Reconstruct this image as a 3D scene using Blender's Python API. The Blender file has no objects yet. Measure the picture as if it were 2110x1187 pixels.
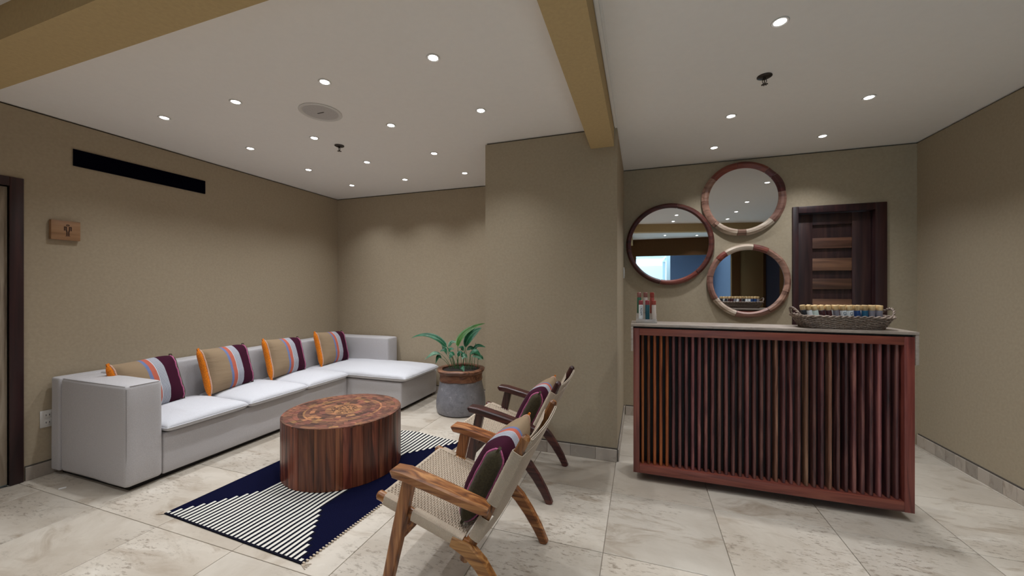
import bpy, bmesh, math, random
from mathutils import Vector, Matrix, noise as mnoise

random.seed(7)
sc = bpy.context.scene
COL = sc.collection
PI = math.pi

# ------------------------------------------------------------------ camera
cam_data = bpy.data.cameras.new('camera')
cam_data.sensor_width = 36.0
cam_data.lens = 780.0 / 2110.0 * 36.0
cam_data.clip_start = 0.05
camera = bpy.data.objects.new('camera', cam_data)
COL.objects.link(camera)
camera.location = (0, 0, 1.32)
camera.rotation_euler = (PI / 2, 0, math.atan(266 / 780.0))
sc.camera = camera

# ------------------------------------------------------------------ world, exposure
world = bpy.data.worlds.new('daylight')
sc.world = world
world.use_nodes = True
bg = world.node_tree.nodes['Background']
bg.inputs[0].default_value = (0.50, 0.80, 1.0, 1)
bg.inputs[1].default_value = 4.5
sc.view_settings.view_transform = 'Standard'
sc.view_settings.look = 'None'
sc.view_settings.gamma = 1.0
sc.view_settings.exposure = 0.06
sc.view_settings.use_curve_mapping = False
sc.cycles.max_bounces = 10
sc.cycles.diffuse_bounces = 6
sc.cycles.sample_clamp_indirect = 4.0
SPOT_W = 33.0
SPOT_COL = (0.93, 0.96, 1.0)

ZC = 2.55          # ceiling
XL, XR = -3.985, 2.20
YB, YB2, YF = 4.19, 4.12, -1.97

# ------------------------------------------------------------------ material helpers
def new_mat(name):
    m = bpy.data.materials.new(name)
    m.use_nodes = True
    nt = m.node_tree
    return m, nt, nt.nodes, nt.links, nt.nodes['Principled BSDF']

def rgb(h):
    h = h.lstrip('#')
    v = [int(h[i:i + 2], 16) / 255 for i in (0, 2, 4)]
    return tuple(c / 12.92 if c <= 0.04045 else ((c + 0.055) / 1.055) ** 2.4 for c in v) + (1,)

def ramp(N, stops):
    r = N.new('ShaderNodeValToRGB')
    e = r.color_ramp.elements
    while len(e) < len(stops):
        e.new(0.5)
    for i, (p, c) in enumerate(stops):
        e[i].position = p
        e[i].color = c
    return r

def mathn(N, L, op, a, b=None):
    n = N.new('ShaderNodeMath'); n.operation = op
    for i, v in enumerate((a, b)):
        if v is None: continue
        if isinstance(v, (int, float)): n.inputs[i].default_value = v
        else: L.new(v, n.inputs[i])
    return n.outputs[0]

def mat_plain(name, col, rough=0.6, metal=0.0, spec=0.5, noise=0.0, nscale=40, bump=0.0):
    m, nt, N, L, B = new_mat(name)
    B.inputs['Roughness'].default_value = rough
    B.inputs['Metallic'].default_value = metal
    B.inputs['Specular IOR Level'].default_value = spec
    if noise or bump:
        tc = N.new('ShaderNodeTexCoord')
        nz = N.new('ShaderNodeTexNoise')
        nz.inputs['Scale'].default_value = nscale
        nz.inputs['Detail'].default_value = 5
        L.new(tc.outputs['Object'], nz.inputs['Vector'])
        lo = tuple(c * (1 - noise) for c in col[:3]) + (1,)
        hi = tuple(min(1, c * (1 + noise)) for c in col[:3]) + (1,)
        r = ramp(N, [(0.3, lo), (0.7, hi)])
        L.new(nz.outputs['Fac'], r.inputs['Fac'])
        L.new(r.outputs['Color'], B.inputs['Base Color'])
        if bump:
            b = N.new('ShaderNodeBump')
            b.inputs['Strength'].default_value = bump
            b.inputs['Distance'].default_value = 0.003
            L.new(nz.outputs['Fac'], b.inputs['Height'])
            L.new(b.outputs['Normal'], B.inputs['Normal'])
    else:
        B.inputs['Base Color'].default_value = col
    return m

def mat_wood(name, dark, mid, light, axis='Z', scale=1.0, rough=0.4, rand=0.0, hue=0.0):
    """grain runs along `axis`; `rand` varies value from one object to the next"""
    m, nt, N, L, B = new_mat(name)
    tc = N.new('ShaderNodeTexCoord')
    oi = N.new('ShaderNodeObjectInfo')
    off = N.new('ShaderNodeVectorMath'); off.operation = 'ADD'
    sc_ = N.new('ShaderNodeVectorMath'); sc_.operation = 'SCALE'
    cmb = N.new('ShaderNodeCombineXYZ')
    for i in range(3):
        L.new(oi.outputs['Random'], cmb.inputs[i])
    L.new(cmb.outputs[0], sc_.inputs[0]); sc_.inputs['Scale'].default_value = 37.0
    L.new(tc.outputs['Object'], off.inputs[0]); L.new(sc_.outputs[0], off.inputs[1])
    mp = N.new('ShaderNodeMapping')
    s = {'X': (1.6, 22, 22), 'Y': (22, 1.6, 22), 'Z': (22, 22, 1.6)}[axis]
    mp.inputs['Scale'].default_value = tuple(v * scale for v in s)
    L.new(off.outputs[0], mp.inputs['Vector'])
    nz = N.new('ShaderNodeTexNoise')
    nz.inputs['Scale'].default_value = 1.0
    nz.inputs['Detail'].default_value = 6
    nz.inputs['Distortion'].default_value = 1.2
    L.new(mp.outputs[0], nz.inputs['Vector'])
    r = ramp(N, [(0.32, dark), (0.5, mid), (0.68, light)])
    L.new(nz.outputs['Fac'], r.inputs['Fac'])
    hs = N.new('ShaderNodeHueSaturation')
    L.new(r.outputs['Color'], hs.inputs['Color'])
    if rand:
        v = mathn(N, L, 'MULTIPLY_ADD', oi.outputs['Random'], 2 * rand)
        v.node.inputs[2].default_value = 1 - rand
        L.new(v, hs.inputs['Value'])
        h2 = mathn(N, L, 'MULTIPLY', oi.outputs['Random'], 7.31)
        h3 = mathn(N, L, 'FRACT', h2)
        h4 = mathn(N, L, 'MULTIPLY_ADD', h3, hue)
        h4.node.inputs[2].default_value = 0.5 - hue / 2
        L.new(h4, hs.inputs['Hue'])
    L.new(hs.outputs['Color'], B.inputs['Base Color'])
    B.inputs['Roughness'].default_value = rough
    bmp = N.new('ShaderNodeBump')
    bmp.inputs['Strength'].default_value = 0.15
    bmp.inputs['Distance'].default_value = 0.002
    L.new(nz.outputs['Fac'], bmp.inputs['Height'])
    L.new(bmp.outputs['Normal'], B.inputs['Normal'])
    return m

def mat_fabric(name, col, weave=900, var=0.06, bump=0.25, wrinkle=0.0):
    m, nt, N, L, B = new_mat(name)
    B.inputs['Roughness'].default_value = 0.9
    B.inputs['Specular IOR Level'].default_value = 0.15
    B.inputs['Sheen Weight'].default_value = 0.15
    tc = N.new('ShaderNodeTexCoord')
    nz = N.new('ShaderNodeTexNoise'); nz.inputs['Scale'].default_value = weave / 4; nz.inputs['Detail'].default_value = 3
    L.new(tc.outputs['Object'], nz.inputs['Vector'])
    r = ramp(N, [(0.3, tuple(c * (1 - var * 2) for c in col[:3]) + (1,)), (0.7, tuple(min(1, c * (1 + var)) for c in col[:3]) + (1,))])
    L.new(nz.outputs['Fac'], r.inputs['Fac'])
    L.new(r.outputs['Color'], B.inputs['Base Color'])
    b = N.new('ShaderNodeBump'); b.inputs['Strength'].default_value = bump; b.inputs['Distance'].default_value = 0.001
    L.new(nz.outputs['Fac'], b.inputs['Height'])
    last = b
    if wrinkle:
        n2 = N.new('ShaderNodeTexNoise'); n2.inputs['Scale'].default_value = 7; n2.inputs['Detail'].default_value = 3
        n2.inputs['Distortion'].default_value = 0.8
        L.new(tc.outputs['Object'], n2.inputs['Vector'])
        b2 = N.new('ShaderNodeBump'); b2.inputs['Strength'].default_value = wrinkle; b2.inputs['Distance'].default_value = 0.02
        L.new(n2.outputs['Fac'], b2.inputs['Height']); L.new(b.outputs['Normal'], b2.inputs['Normal'])
        last = b2
    L.new(last.outputs['Normal'], B.inputs['Normal'])
    return m

def mat_stone(name, base, dark, light, scale=3.0, rough=0.35, stretch=(1, 2.5, 1), speck=True, rnd=0.10):
    m, nt, N, L, B = new_mat(name)
    tc = N.new('ShaderNodeTexCoord'); oi = N.new('ShaderNodeObjectInfo')
    cmb = N.new('ShaderNodeCombineXYZ')
    for i in range(3): L.new(oi.outputs['Random'], cmb.inputs[i])
    s_ = N.new('ShaderNodeVectorMath'); s_.operation = 'SCALE'; s_.inputs['Scale'].default_value = 53.0
    L.new(cmb.outputs[0], s_.inputs[0])
    ad = N.new('ShaderNodeVectorMath'); ad.operation = 'ADD'
    L.new(tc.outputs['Object'], ad.inputs[0]); L.new(s_.outputs[0], ad.inputs[1])
    mp = N.new('ShaderNodeMapping'); mp.inputs['Scale'].default_value = stretch
    L.new(ad.outputs[0], mp.inputs['Vector'])
    n1 = N.new('ShaderNodeTexNoise'); n1.inputs['Scale'].default_value = scale; n1.inputs['Detail'].default_value = 9
    n1.inputs['Roughness'].default_value = 0.62; n1.inputs['Distortion'].default_value = 0.9
    L.new(mp.outputs[0], n1.inputs['Vector'])
    r = ramp(N, [(0.30, dark), (0.46, base), (0.60, base), (0.78, light)])
    L.new(n1.outputs['Fac'], r.inputs['Fac'])
    col = r.outputs['Color']
    if speck:
        n2 = N.new('ShaderNodeTexNoise'); n2.inputs['Scale'].default_value = scale * 9; n2.inputs['Detail'].default_value = 5
        n2.inputs['Roughness'].default_value = 0.7
        L.new(mp.outputs[0], n2.inputs['Vector'])
        n3 = N.new('ShaderNodeTexNoise'); n3.inputs['Scale'].default_value = scale * 0.8; n3.inputs['Detail'].default_value = 2
        L.new(ad.outputs[0], n3.inputs['Vector'])
        r3 = ramp(N, [(0.47, (0, 0, 0, 1)), (0.62, (1, 1, 1, 1))]); L.new(n3.outputs['Fac'], r3.inputs['Fac'])
        r2 = ramp(N, [(0.36, (0.75, 0.75, 0.75, 1)), (0.47, (0, 0, 0, 1))]); L.new(n2.outputs['Fac'], r2.inputs['Fac'])
        f = mathn(N, L, 'MULTIPLY', r3.outputs['Color'], r2.outputs['Color'])
        n4 = N.new('ShaderNodeTexNoise'); n4.inputs['Scale'].default_value = scale * 0.55; n4.inputs['Detail'].default_value = 6
        n4.inputs['Roughness'].default_value = 0.65; n4.inputs['Distortion'].default_value = 0.5
        L.new(ad.outputs[0], n4.inputs['Vector'])
        r4 = ramp(N, [(0.44, (0, 0, 0, 1)), (0.62, (0.75, 0.75, 0.75, 1))]); L.new(n4.outputs['Fac'], r4.inputs['Fac'])
        m4 = N.new('ShaderNodeMix'); m4.data_type = 'RGBA'
        L.new(r4.outputs['Color'], m4.inputs['Factor']); L.new(col, m4.inputs[6]); m4.inputs[7].default_value = tuple(a * 0.55 + b * 0.45 for a, b in zip(dark[:3], base[:3])) + (1,)
        col = m4.outputs[2]
        mx = N.new('ShaderNodeMix'); mx.data_type = 'RGBA'
        L.new(f, mx.inputs['Factor']); L.new(col, mx.inputs[6]); mx.inputs[7].default_value = tuple(c * 0.62 for c in dark[:3]) + (1,)
        col = mx.outputs[2]
    hs = N.new('ShaderNodeHueSaturation'); L.new(col, hs.inputs['Color'])
    v = mathn(N, L, 'MULTIPLY_ADD', oi.outputs['Random'], 2 * rnd); v.node.inputs[2].default_value = 1 - rnd
    L.new(v, hs.inputs['Value'])
    L.new(hs.outputs['Color'], B.inputs['Base Color'])
    B.inputs['Roughness'].default_value = rough
    b = N.new('ShaderNodeBump'); b.inputs['Strength'].default_value = 0.06; b.inputs['Distance'].default_value = 0.003
    L.new(n1.outputs['Fac'], b.inputs['Height']); L.new(b.outputs['Normal'], B.inputs['Normal'])
    return m

# ------------------------------------------------------------------ materials
M = {}
M['wall'] = mat_plain('plaster_beige', (0.41, 0.338, 0.240, 1), 0.85, noise=0.05, nscale=55, bump=0.25, spec=0.2)
M['beam'] = mat_plain('plaster_ochre', (0.50, 0.37, 0.19, 1), 0.85, noise=0.05, nscale=55, bump=0.2, spec=0.2)
M['brown'] = mat_plain('plaster_brown', (0.105, 0.055, 0.026, 1), 0.95, noise=0.06, nscale=50, bump=0.2, spec=0.0)
M['ceiling'] = mat_plain('ceiling_paint', (0.87, 0.845, 0.815, 1), 0.9, noise=0.01, nscale=30, spec=0.2)
M['shadow'] = mat_plain('recess_dark', (0.10, 0.085, 0.07, 1), 0.9)
M['grout'] = mat_plain('grout', (0.36, 0.31, 0.25, 1), 0.9, noise=0.1, nscale=80)
M['tile'] = mat_stone('travertine_floor', (0.54, 0.485, 0.41, 1), (0.30, 0.235, 0.17, 1), (0.66, 0.615, 0.54, 1), scale=2.6)
M['basetile'] = mat_stone('travertine_skirting', (0.44, 0.38, 0.32, 1), (0.30, 0.24, 0.19, 1), (0.55, 0.49, 0.42, 1), scale=7, speck=False, rnd=0.2)
M['counter'] = mat_stone('travertine_counter', (0.40, 0.335, 0.285, 1), (0.22, 0.165, 0.13, 1), (0.58, 0.51, 0.45, 1), scale=9, stretch=(1, 3, 8))
M['sofa'] = mat_fabric('linen_grey', (0.50, 0.48, 0.485, 1), 900, 0.05, 0.3, 0.12)
M['sofa_top'] = mat_fabric('linen_cushion', (0.60, 0.60, 0.63, 1), 900, 0.04, 0.3, 0.28)
M['dark'] = mat_plain('dark_plinth', (0.012, 0.010, 0.010, 1), 0.7)
M['teak_side'] = mat_wood('teak_stave', (0.040, 0.010, 0.006, 1), (0.15, 0.042, 0.020, 1), (0.27, 0.092, 0.042, 1), 'Z', 1.0, 0.32, 0.50, 0.02)
M['teak_top'] = mat_wood('teak_block', (0.055, 0.017, 0.011, 1), (0.135, 0.047, 0.026, 1), (0.215, 0.085, 0.045, 1), 'X', 2.0, 0.5, 0.60, 0.02)
M['teak_gold'] = mat_wood('golden_block', (0.14, 0.055, 0.022, 1), (0.26, 0.115, 0.045, 1), (0.36, 0.175, 0.07, 1), 'X', 2.0, 0.5, 0.35, 0.02)
M['teak_chair'] = mat_wood('teak_honey', (0.085, 0.026, 0.009, 1), (0.28, 0.105, 0.030, 1), (0.52, 0.25, 0.085, 1), 'X', 1.5, 0.35, 0.22, 0.015)
M['teak_chair_z'] = mat_wood('teak_honey_upright', (0.08, 0.024, 0.009, 1), (0.25, 0.092, 0.028, 1), (0.44, 0.20, 0.07, 1), 'Z', 1.5, 0.35, 0.22, 0.015)
M['rose_chair'] = mat_wood('dark_rosewood', (0.020, 0.006, 0.007, 1), (0.062, 0.018, 0.017, 1), (0.13, 0.038, 0.028, 1), 'X', 1.4, 0.32, 0.2, 0.01)
M['rose_chair_z'] = mat_wood('dark_rosewood_upright', (0.015, 0.005, 0.006, 1), (0.045, 0.015, 0.015, 1), (0.09, 0.028, 0.022, 1), 'Z', 1.0, 0.32, 0.2, 0.01)
M['cord'] = mat_fabric('paper_cord', (0.55, 0.45, 0.345, 1), 1600, 0.10, 0.4)
M['desk'] = mat_wood('desk_cherry', (0.09, 0.021, 0.016, 1), (0.185, 0.044, 0.032, 1), (0.26, 0.072, 0.046, 1), 'X', 1.2, 0.4, 0.1, 0.01)
M['desk_z'] = mat_wood('desk_cherry_upright', (0.085, 0.019, 0.015, 1), (0.17, 0.040, 0.030, 1), (0.235, 0.064, 0.043, 1), 'Z', 1.2, 0.4, 0.1, 0.01)
M['slat'] = mat_wood('slat_mahogany', (0.038, 0.012, 0.015, 1), (0.125, 0.042, 0.040, 1), (0.22, 0.088, 0.070, 1), 'Z', 1.3, 0.4, 0.45, 0.02)
M['slat_warm_glow'] = mat_wood('slat_warm_glow', (0.10, 0.022, 0.006, 1), (0.24, 0.062, 0.014, 1), (0.34, 0.10, 0.022, 1), 'Z', 1.3, 0.4, 0.3, 0.01)  # mahogany slats with a warm orange glow of light put into the colour
M['slat_pale'] = mat_wood('slat_pale', (0.07, 0.026, 0.016, 1), (0.17, 0.075, 0.045, 1), (0.34, 0.18, 0.11, 1), 'Z', 1.3, 0.4, 0.15, 0.01)
M['door'] = mat_wood('door_walnut', (0.014, 0.006, 0.007, 1), (0.032, 0.013, 0.013, 1), (0.056, 0.025, 0.020, 1), 'Z', 0.8, 0.45, 0.15, 0.01)
M['door_frame'] = mat_wood('door_frame_mahogany', (0.014, 0.0045, 0.006, 1), (0.031, 0.009, 0.010, 1), (0.052, 0.015, 0.014, 1), 'Z', 0.8, 0.45, 0.1, 0.01)
M['door_slat'] = mat_wood('door_slat_brown', (0.06, 0.027, 0.018, 1), (0.12, 0.055, 0.034, 1), (0.18, 0.085, 0.05, 1), 'X', 0.8, 0.45, 0.3, 0.01)
M['door_pale'] = mat_wood('door_weathered', (0.18, 0.13, 0.09, 1), (0.34, 0.27, 0.20, 1), (0.46, 0.38, 0.29, 1), 'Z', 1.2, 0.7, 0.1)
M['sign'] = mat_wood('sign_wood', (0.20, 0.10, 0.045, 1), (0.31, 0.165, 0.08, 1), (0.40, 0.23, 0.12, 1), 'Y', 0.8, 0.5)
M['burn'] = mat_plain('burnt_mark', (0.045, 0.016, 0.008, 1), 0.8)
M['mirror_dark'] = mat_wood('mirror_cherry', (0.05, 0.012, 0.012, 1), (0.11, 0.026, 0.024, 1), (0.16, 0.045, 0.036, 1), 'X', 0.8, 0.4, 0.35, 0.02)
M['mirror_brown'] = mat_wood('mirror_brown', (0.15, 0.07, 0.05, 1), (0.27, 0.14, 0.10, 1), (0.38, 0.21, 0.155, 1), 'X', 0.8, 0.45, 0.25, 0.02)
M['mirror_red'] = mat_wood('mirror_red', (0.10, 0.018, 0.012, 1), (0.19, 0.04, 0.026, 1), (0.26, 0.07, 0.04, 1), 'X', 0.8, 0.4, 0.15, 0.01)
M['mirror_pale'] = mat_wood('mirror_pale', (0.30, 0.21, 0.15, 1), (0.50, 0.39, 0.30, 1), (0.64, 0.54, 0.44, 1), 'X', 0.8, 0.5, 0.1)
M['glass_mirror'] = mat_plain('mirror_glass', (0.80, 0.81, 0.82, 1), 0.0, 1.0)
M['concrete'] = mat_stone('concrete_pot', (0.22, 0.22, 0.245, 1), (0.13, 0.13, 0.15, 1), (0.52, 0.52, 0.55, 1), scale=24, rough=0.4, stretch=(1, 1, 1), rnd=0.0)
M['collar'] = mat_wood('pot_collar', (0.06, 0.022, 0.014, 1), (0.15, 0.06, 0.032, 1), (0.26, 0.12, 0.065, 1), 'X', 0.9, 0.4)
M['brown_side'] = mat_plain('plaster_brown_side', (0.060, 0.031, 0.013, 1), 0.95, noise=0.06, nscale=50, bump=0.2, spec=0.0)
M['soil'] = mat_plain('soil', (0.018, 0.013, 0.010, 1), 0.95, noise=0.5, nscale=60, bump=0.6)
M['navy'] = mat_plain('vent_navy', (0.0012, 0.0012, 0.007, 1), 0.9, spec=0.05)
M['white'] = mat_plain('white_plastic', (0.66, 0.64, 0.61, 1), 0.4)
M['grille'] = mat_plain('speaker_grille', (0.50, 0.475, 0.46, 1), 0.7, noise=0.15, nscale=400)
M['bronze'] = mat_plain('dark_bronze', (0.055, 0.045, 0.04, 1), 0.35, 0.7)
M['wicker'] = mat_wood('wicker_grey', (0.06, 0.04, 0.03, 1), (0.17, 0.12, 0.09, 1), (0.30, 0.23, 0.18, 1), 'X', 2.5, 0.7, 0.1)
M['cork'] = mat_wood('cap_bamboo', (0.36, 0.22, 0.09, 1), (0.55, 0.37, 0.17, 1), (0.70, 0.52, 0.28, 1), 'Z', 2.0, 0.45, 0.2)
M['acrylic'], nt, N, L, B = new_mat('acrylic_clear')
B.inputs['Base Color'].default_value = (0.95, 0.93, 0.92, 1); B.inputs['Roughness'].default_value = 0.15
B.inputs['Transmission Weight'].default_value = 0.75; B.inputs['IOR'].default_value = 1.3
M['acrylic'] = M['acrylic']
for k, c in dict(b_black=(0.02, 0.02, 0.025, 1), b_white=(0.72, 0.74, 0.74, 1), b_mint=(0.62, 0.72, 0.66, 1), b_maroon=(0.06, 0.016, 0.018, 1),
                 b_blue=(0.012, 0.05, 0.17, 1), b_teal=(0.012, 0.09, 0.17, 1), b_grey=(0.20, 0.19, 0.22, 1), t_green=(0.012, 0.10, 0.055, 1),
                 t_red=(0.30, 0.045, 0.03, 1), t_teal=(0.008, 0.07, 0.09, 1), t_cream=(0.50, 0.43, 0.38, 1), c_red=(0.30, 0.05, 0.06, 1), c_rose=(0.28, 0.11, 0.09, 1),
                 ink=(0.02, 0.02, 0.03, 1), ink_blue=(0.03, 0.08, 0.14, 1)).items():
    M[k] = mat_plain('label_' + k, c, 0.4)
M['orange_velvet'] = mat_fabric('orange_velvet', (0.72, 0.20, 0.012, 1), 500, 0.15, 0.4, 0.5)
M['olive_velvet'] = mat_fabric('olive_velvet', (0.062, 0.050, 0.026, 1), 500, 0.15, 0.4, 0.4)
M['piping_pink'] = mat_fabric('piping_magenta', (0.52, 0.13, 0.27, 1), 500, 0.1)
M['piping_pale'] = mat_fabric('piping_pale', (0.66, 0.40, 0.30, 1), 500, 0.1)
M['cloth_navy'] = mat_fabric('pillow_back', (0.012, 0.014, 0.05, 1), 500, 0.1)
M['porch'] = mat_plain('porch_wall', (0.065, 0.075, 0.115, 1), 0.8, noise=0.05)
M['porch_white'] = mat_plain('porch_white', (0.75, 0.80, 0.80, 1), 0.8)
M['door_matt'] = mat_plain('door_matt_dark', (0.010, 0.007, 0.012, 1), 0.95, spec=0.05)
M['paper'] = mat_plain('paper', (0.80, 0.78, 0.76, 1), 0.7)

def mat_emit(name, col, s):
    m, nt, N, L, B = new_mat(name)
    B.inputs['Base Color'].default_value = (0, 0, 0, 1)
    B.inputs['Emission Color'].default_value = col
    B.inputs['Emission Strength'].default_value = s
    m.cycles.emission_sampling = 'NONE'
    return m
M['lens'] = mat_emit('led_lens', (1, 0.98, 0.96, 1), 14.0)

def mat_leaf(name, c1, c2, vein):
    m, nt, N, L, B = new_mat(name)
    tc = N.new('ShaderNodeTexCoord')
    sp = N.new('ShaderNodeSeparateXYZ'); L.new(tc.outputs['UV'], sp.inputs[0])
    a = mathn(N, L, 'ABSOLUTE', mathn(N, L, 'SUBTRACT', sp.outputs[0], 0.5))
    f = mathn(N, L, 'LESS_THAN', a, 0.035)
    nz = N.new('ShaderNodeTexNoise'); nz.inputs['Scale'].default_value = 14; L.new(tc.outputs['Object'], nz.inputs['Vector'])
    r = ramp(N, [(0.35, c1), (0.65, c2)]); L.new(nz.outputs['Fac'], r.inputs['Fac'])
    mx = N.new('ShaderNodeMix'); mx.data_type = 'RGBA'; L.new(f, mx.inputs['Factor']); L.new(r.outputs['Color'], mx.inputs[6]); mx.inputs[7].default_value = vein
    L.new(mx.outputs[2], B.inputs['Base Color'])
    B.inputs['Roughness'].default_value = 0.35
    B.inputs['Subsurface Weight'].default_value = 0.0
    return m
M['leaf'] = mat_leaf('leaf_green', (0.014, 0.115, 0.050, 1), (0.035, 0.22, 0.10, 1), (0.14, 0.38, 0.22, 1))
M['leaf_light'] = mat_leaf('leaf_light', (0.06, 0.20, 0.035, 1), (0.11, 0.30, 0.06, 1), (0.18, 0.36, 0.12, 1))
M['leaf_var'] = mat_leaf('leaf_variegated', (0.03, 0.17, 0.08, 1), (0.30, 0.52, 0.36, 1), (0.35, 0.55, 0.38, 1))
M['stem'] = mat_plain('stem_green', (0.05, 0.17, 0.06, 1), 0.5)

# pillow cloth: woven stripes across local x (-0.215 .. 0.215)
def mat_pillow():
    m, nt, N, L, B = new_mat('pillow_striped_cloth')
    B.inputs['Roughness'].default_value = 0.9; B.inputs['Specular IOR Level'].default_value = 0.15
    tc = N.new('ShaderNodeTexCoord'); sp = N.new('ShaderNodeSeparateXYZ'); L.new(tc.outputs['Object'], sp.inputs[0])
    u = mathn(N, L, 'MULTIPLY_ADD', sp.outputs[0], 1 / 0.39); u.node.inputs[2].default_value = 0.5
    beige = (0.30, 0.215, 0.135, 1); blue = (0.16, 0.20, 0.36, 1); coral = (0.50, 0.13, 0.085, 1); white = (0.52, 0.53, 0.57, 1); mar = (0.046, 0.006, 0.020, 1)
    r = ramp(N, [(0.0, beige), (0.40, blue), (0.455, coral), (0.54, white), (0.70, mar)])
    r.color_ramp.interpolation = 'CONSTANT'
    L.new(u, r.inputs['Fac'])
    # fine pin-stripes inside the white band
    pst = mathn(N, L, 'FRACT', mathn(N, L, 'MULTIPLY', u, 46.0))
    dark = mathn(N, L, 'LESS_THAN', pst, 0.34)
    inb = mathn(N, L, 'MULTIPLY', mathn(N, L, 'GREATER_THAN', u, 0.555), mathn(N, L, 'LESS_THAN', u, 0.70))
    f = mathn(N, L, 'MULTIPLY', dark, inb)
    mx = N.new('ShaderNodeMix'); mx.data_type = 'RGBA'; L.new(f, mx.inputs['Factor']); L.new(r.outputs['Color'], mx.inputs[6]); mx.inputs[7].default_value = (0.06, 0.07, 0.13, 1)
    L.new(mx.outputs[2], B.inputs['Base Color'])
    mp = N.new('ShaderNodeMapping'); mp.inputs['Scale'].default_value = (5, 8, 26); L.new(tc.outputs['Object'], mp.inputs['Vector'])
    nz = N.new('ShaderNodeTexNoise'); nz.inputs['Scale'].default_value = 1; nz.inputs['Detail'].default_value = 3; nz.inputs['Distortion'].default_value = 0.6
    L.new(mp.outputs[0], nz.inputs['Vector'])
    fade = mathn(N, L, 'SUBTRACT', 0.95, u)
    h = mathn(N, L, 'MULTIPLY', nz.outputs['Fac'], fade)
    b = N.new('ShaderNodeBump'); b.inputs['Strength'].default_value = 0.5; b.inputs['Distance'].default_value = 0.012
    L.new(h, b.inputs['Height']); L.new(b.outputs['Normal'], B.inputs['Normal'])
    return m
M['pillow'] = mat_pillow()

def mat_rug():
    m, nt, N, L, B = new_mat('rug_flatweave')
    B.inputs['Roughness'].default_value = 0.95; B.inputs['Specular IOR Level'].default_value = 0.03
    tc = N.new('ShaderNodeTexCoord'); sp = N.new('ShaderNodeSeparateXYZ'); L.new(tc.outputs['UV'], sp.inputs[0])
    u, v = sp.outputs[0], sp.outputs[1]
    wob = N.new('ShaderNodeTexNoise'); wob.inputs['Scale'].default_value = 3.0; L.new(tc.outputs['UV'], wob.inputs['Vector'])
    uw = mathn(N, L, 'ADD', u, mathn(N, L, 'MULTIPLY', mathn(N, L, 'SUBTRACT', wob.outputs['Fac'], 0.5), 0.03))
    k = mathn(N, L, 'MULTIPLY', uw, 33.0)
    idx = mathn(N, L, 'FLOOR', k)
    fr = mathn(N, L, 'FRACT', k)
    st = mathn(N, L, 'LESS_THAN', fr, 0.52)
    # hourglass of navy: half-width of the striped field narrows towards mid length
    d = mathn(N, L, 'ABSOLUTE', mathn(N, L, 'SUBTRACT', v, 0.5))
    hw = mathn(N, L, 'MULTIPLY_ADD', mathn(N, L, 'MAXIMUM', mathn(N, L, 'SUBTRACT', d, 0.26), 0.0), 1.12)
    hw.node.inputs[2].default_value = 0.235
    uc = mathn(N, L, 'ABSOLUTE', mathn(N, L, 'SUBTRACT', mathn(N, L, 'DIVIDE', mathn(N, L, 'ADD', idx, 0.5), 33.0), 0.5))
    inside = mathn(N, L, 'LESS_THAN', uc, hw)
    f = mathn(N, L, 'MULTIPLY', mathn(N, L, 'MULTIPLY', st, inside), mathn(N, L, 'GREATER_THAN', v, 0.007))
    nz = N.new('ShaderNodeTexNoise'); nz.inputs['Scale'].default_value = 260; nz.inputs['Detail'].default_value = 2; L.new(tc.outputs['UV'], nz.inputs['Vector'])
    rn = ramp(N, [(0.3, (0.003, 0.0035, 0.014, 1)), (0.7, (0.0055, 0.006, 0.026, 1))]); L.new(nz.outputs['Fac'], rn.inputs['Fac'])
    rw = ramp(N, [(0.3, (0.58, 0.55, 0.49, 1)), (0.7, (0.72, 0.69, 0.63, 1))]); L.new(nz.outputs['Fac'], rw.inputs['Fac'])
    ink = N.new('ShaderNodeMix'); ink.data_type = 'RGBA'; L.new(inside, ink.inputs['Factor']); L.new(rn.outputs['Color'], ink.inputs[6]); ink.inputs[7].default_value = (0.008, 0.008, 0.014, 1)
    mx = N.new('ShaderNodeMix'); mx.data_type = 'RGBA'; L.new(f, mx.inputs['Factor']); L.new(ink.outputs[2], mx.inputs[6]); L.new(rw.outputs['Color'], mx.inputs[7])
    L.new(mx.outputs[2], B.inputs['Base Color'])
    b = N.new('ShaderNodeBump'); b.inputs['Strength'].default_value = 0.4; b.inputs['Distance'].default_value = 0.002
    L.new(nz.outputs['Fac'], b.inputs['Height']); L.new(b.outputs['Normal'], B.inputs['Normal'])
    return m
M['rug'] = mat_rug()

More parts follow.
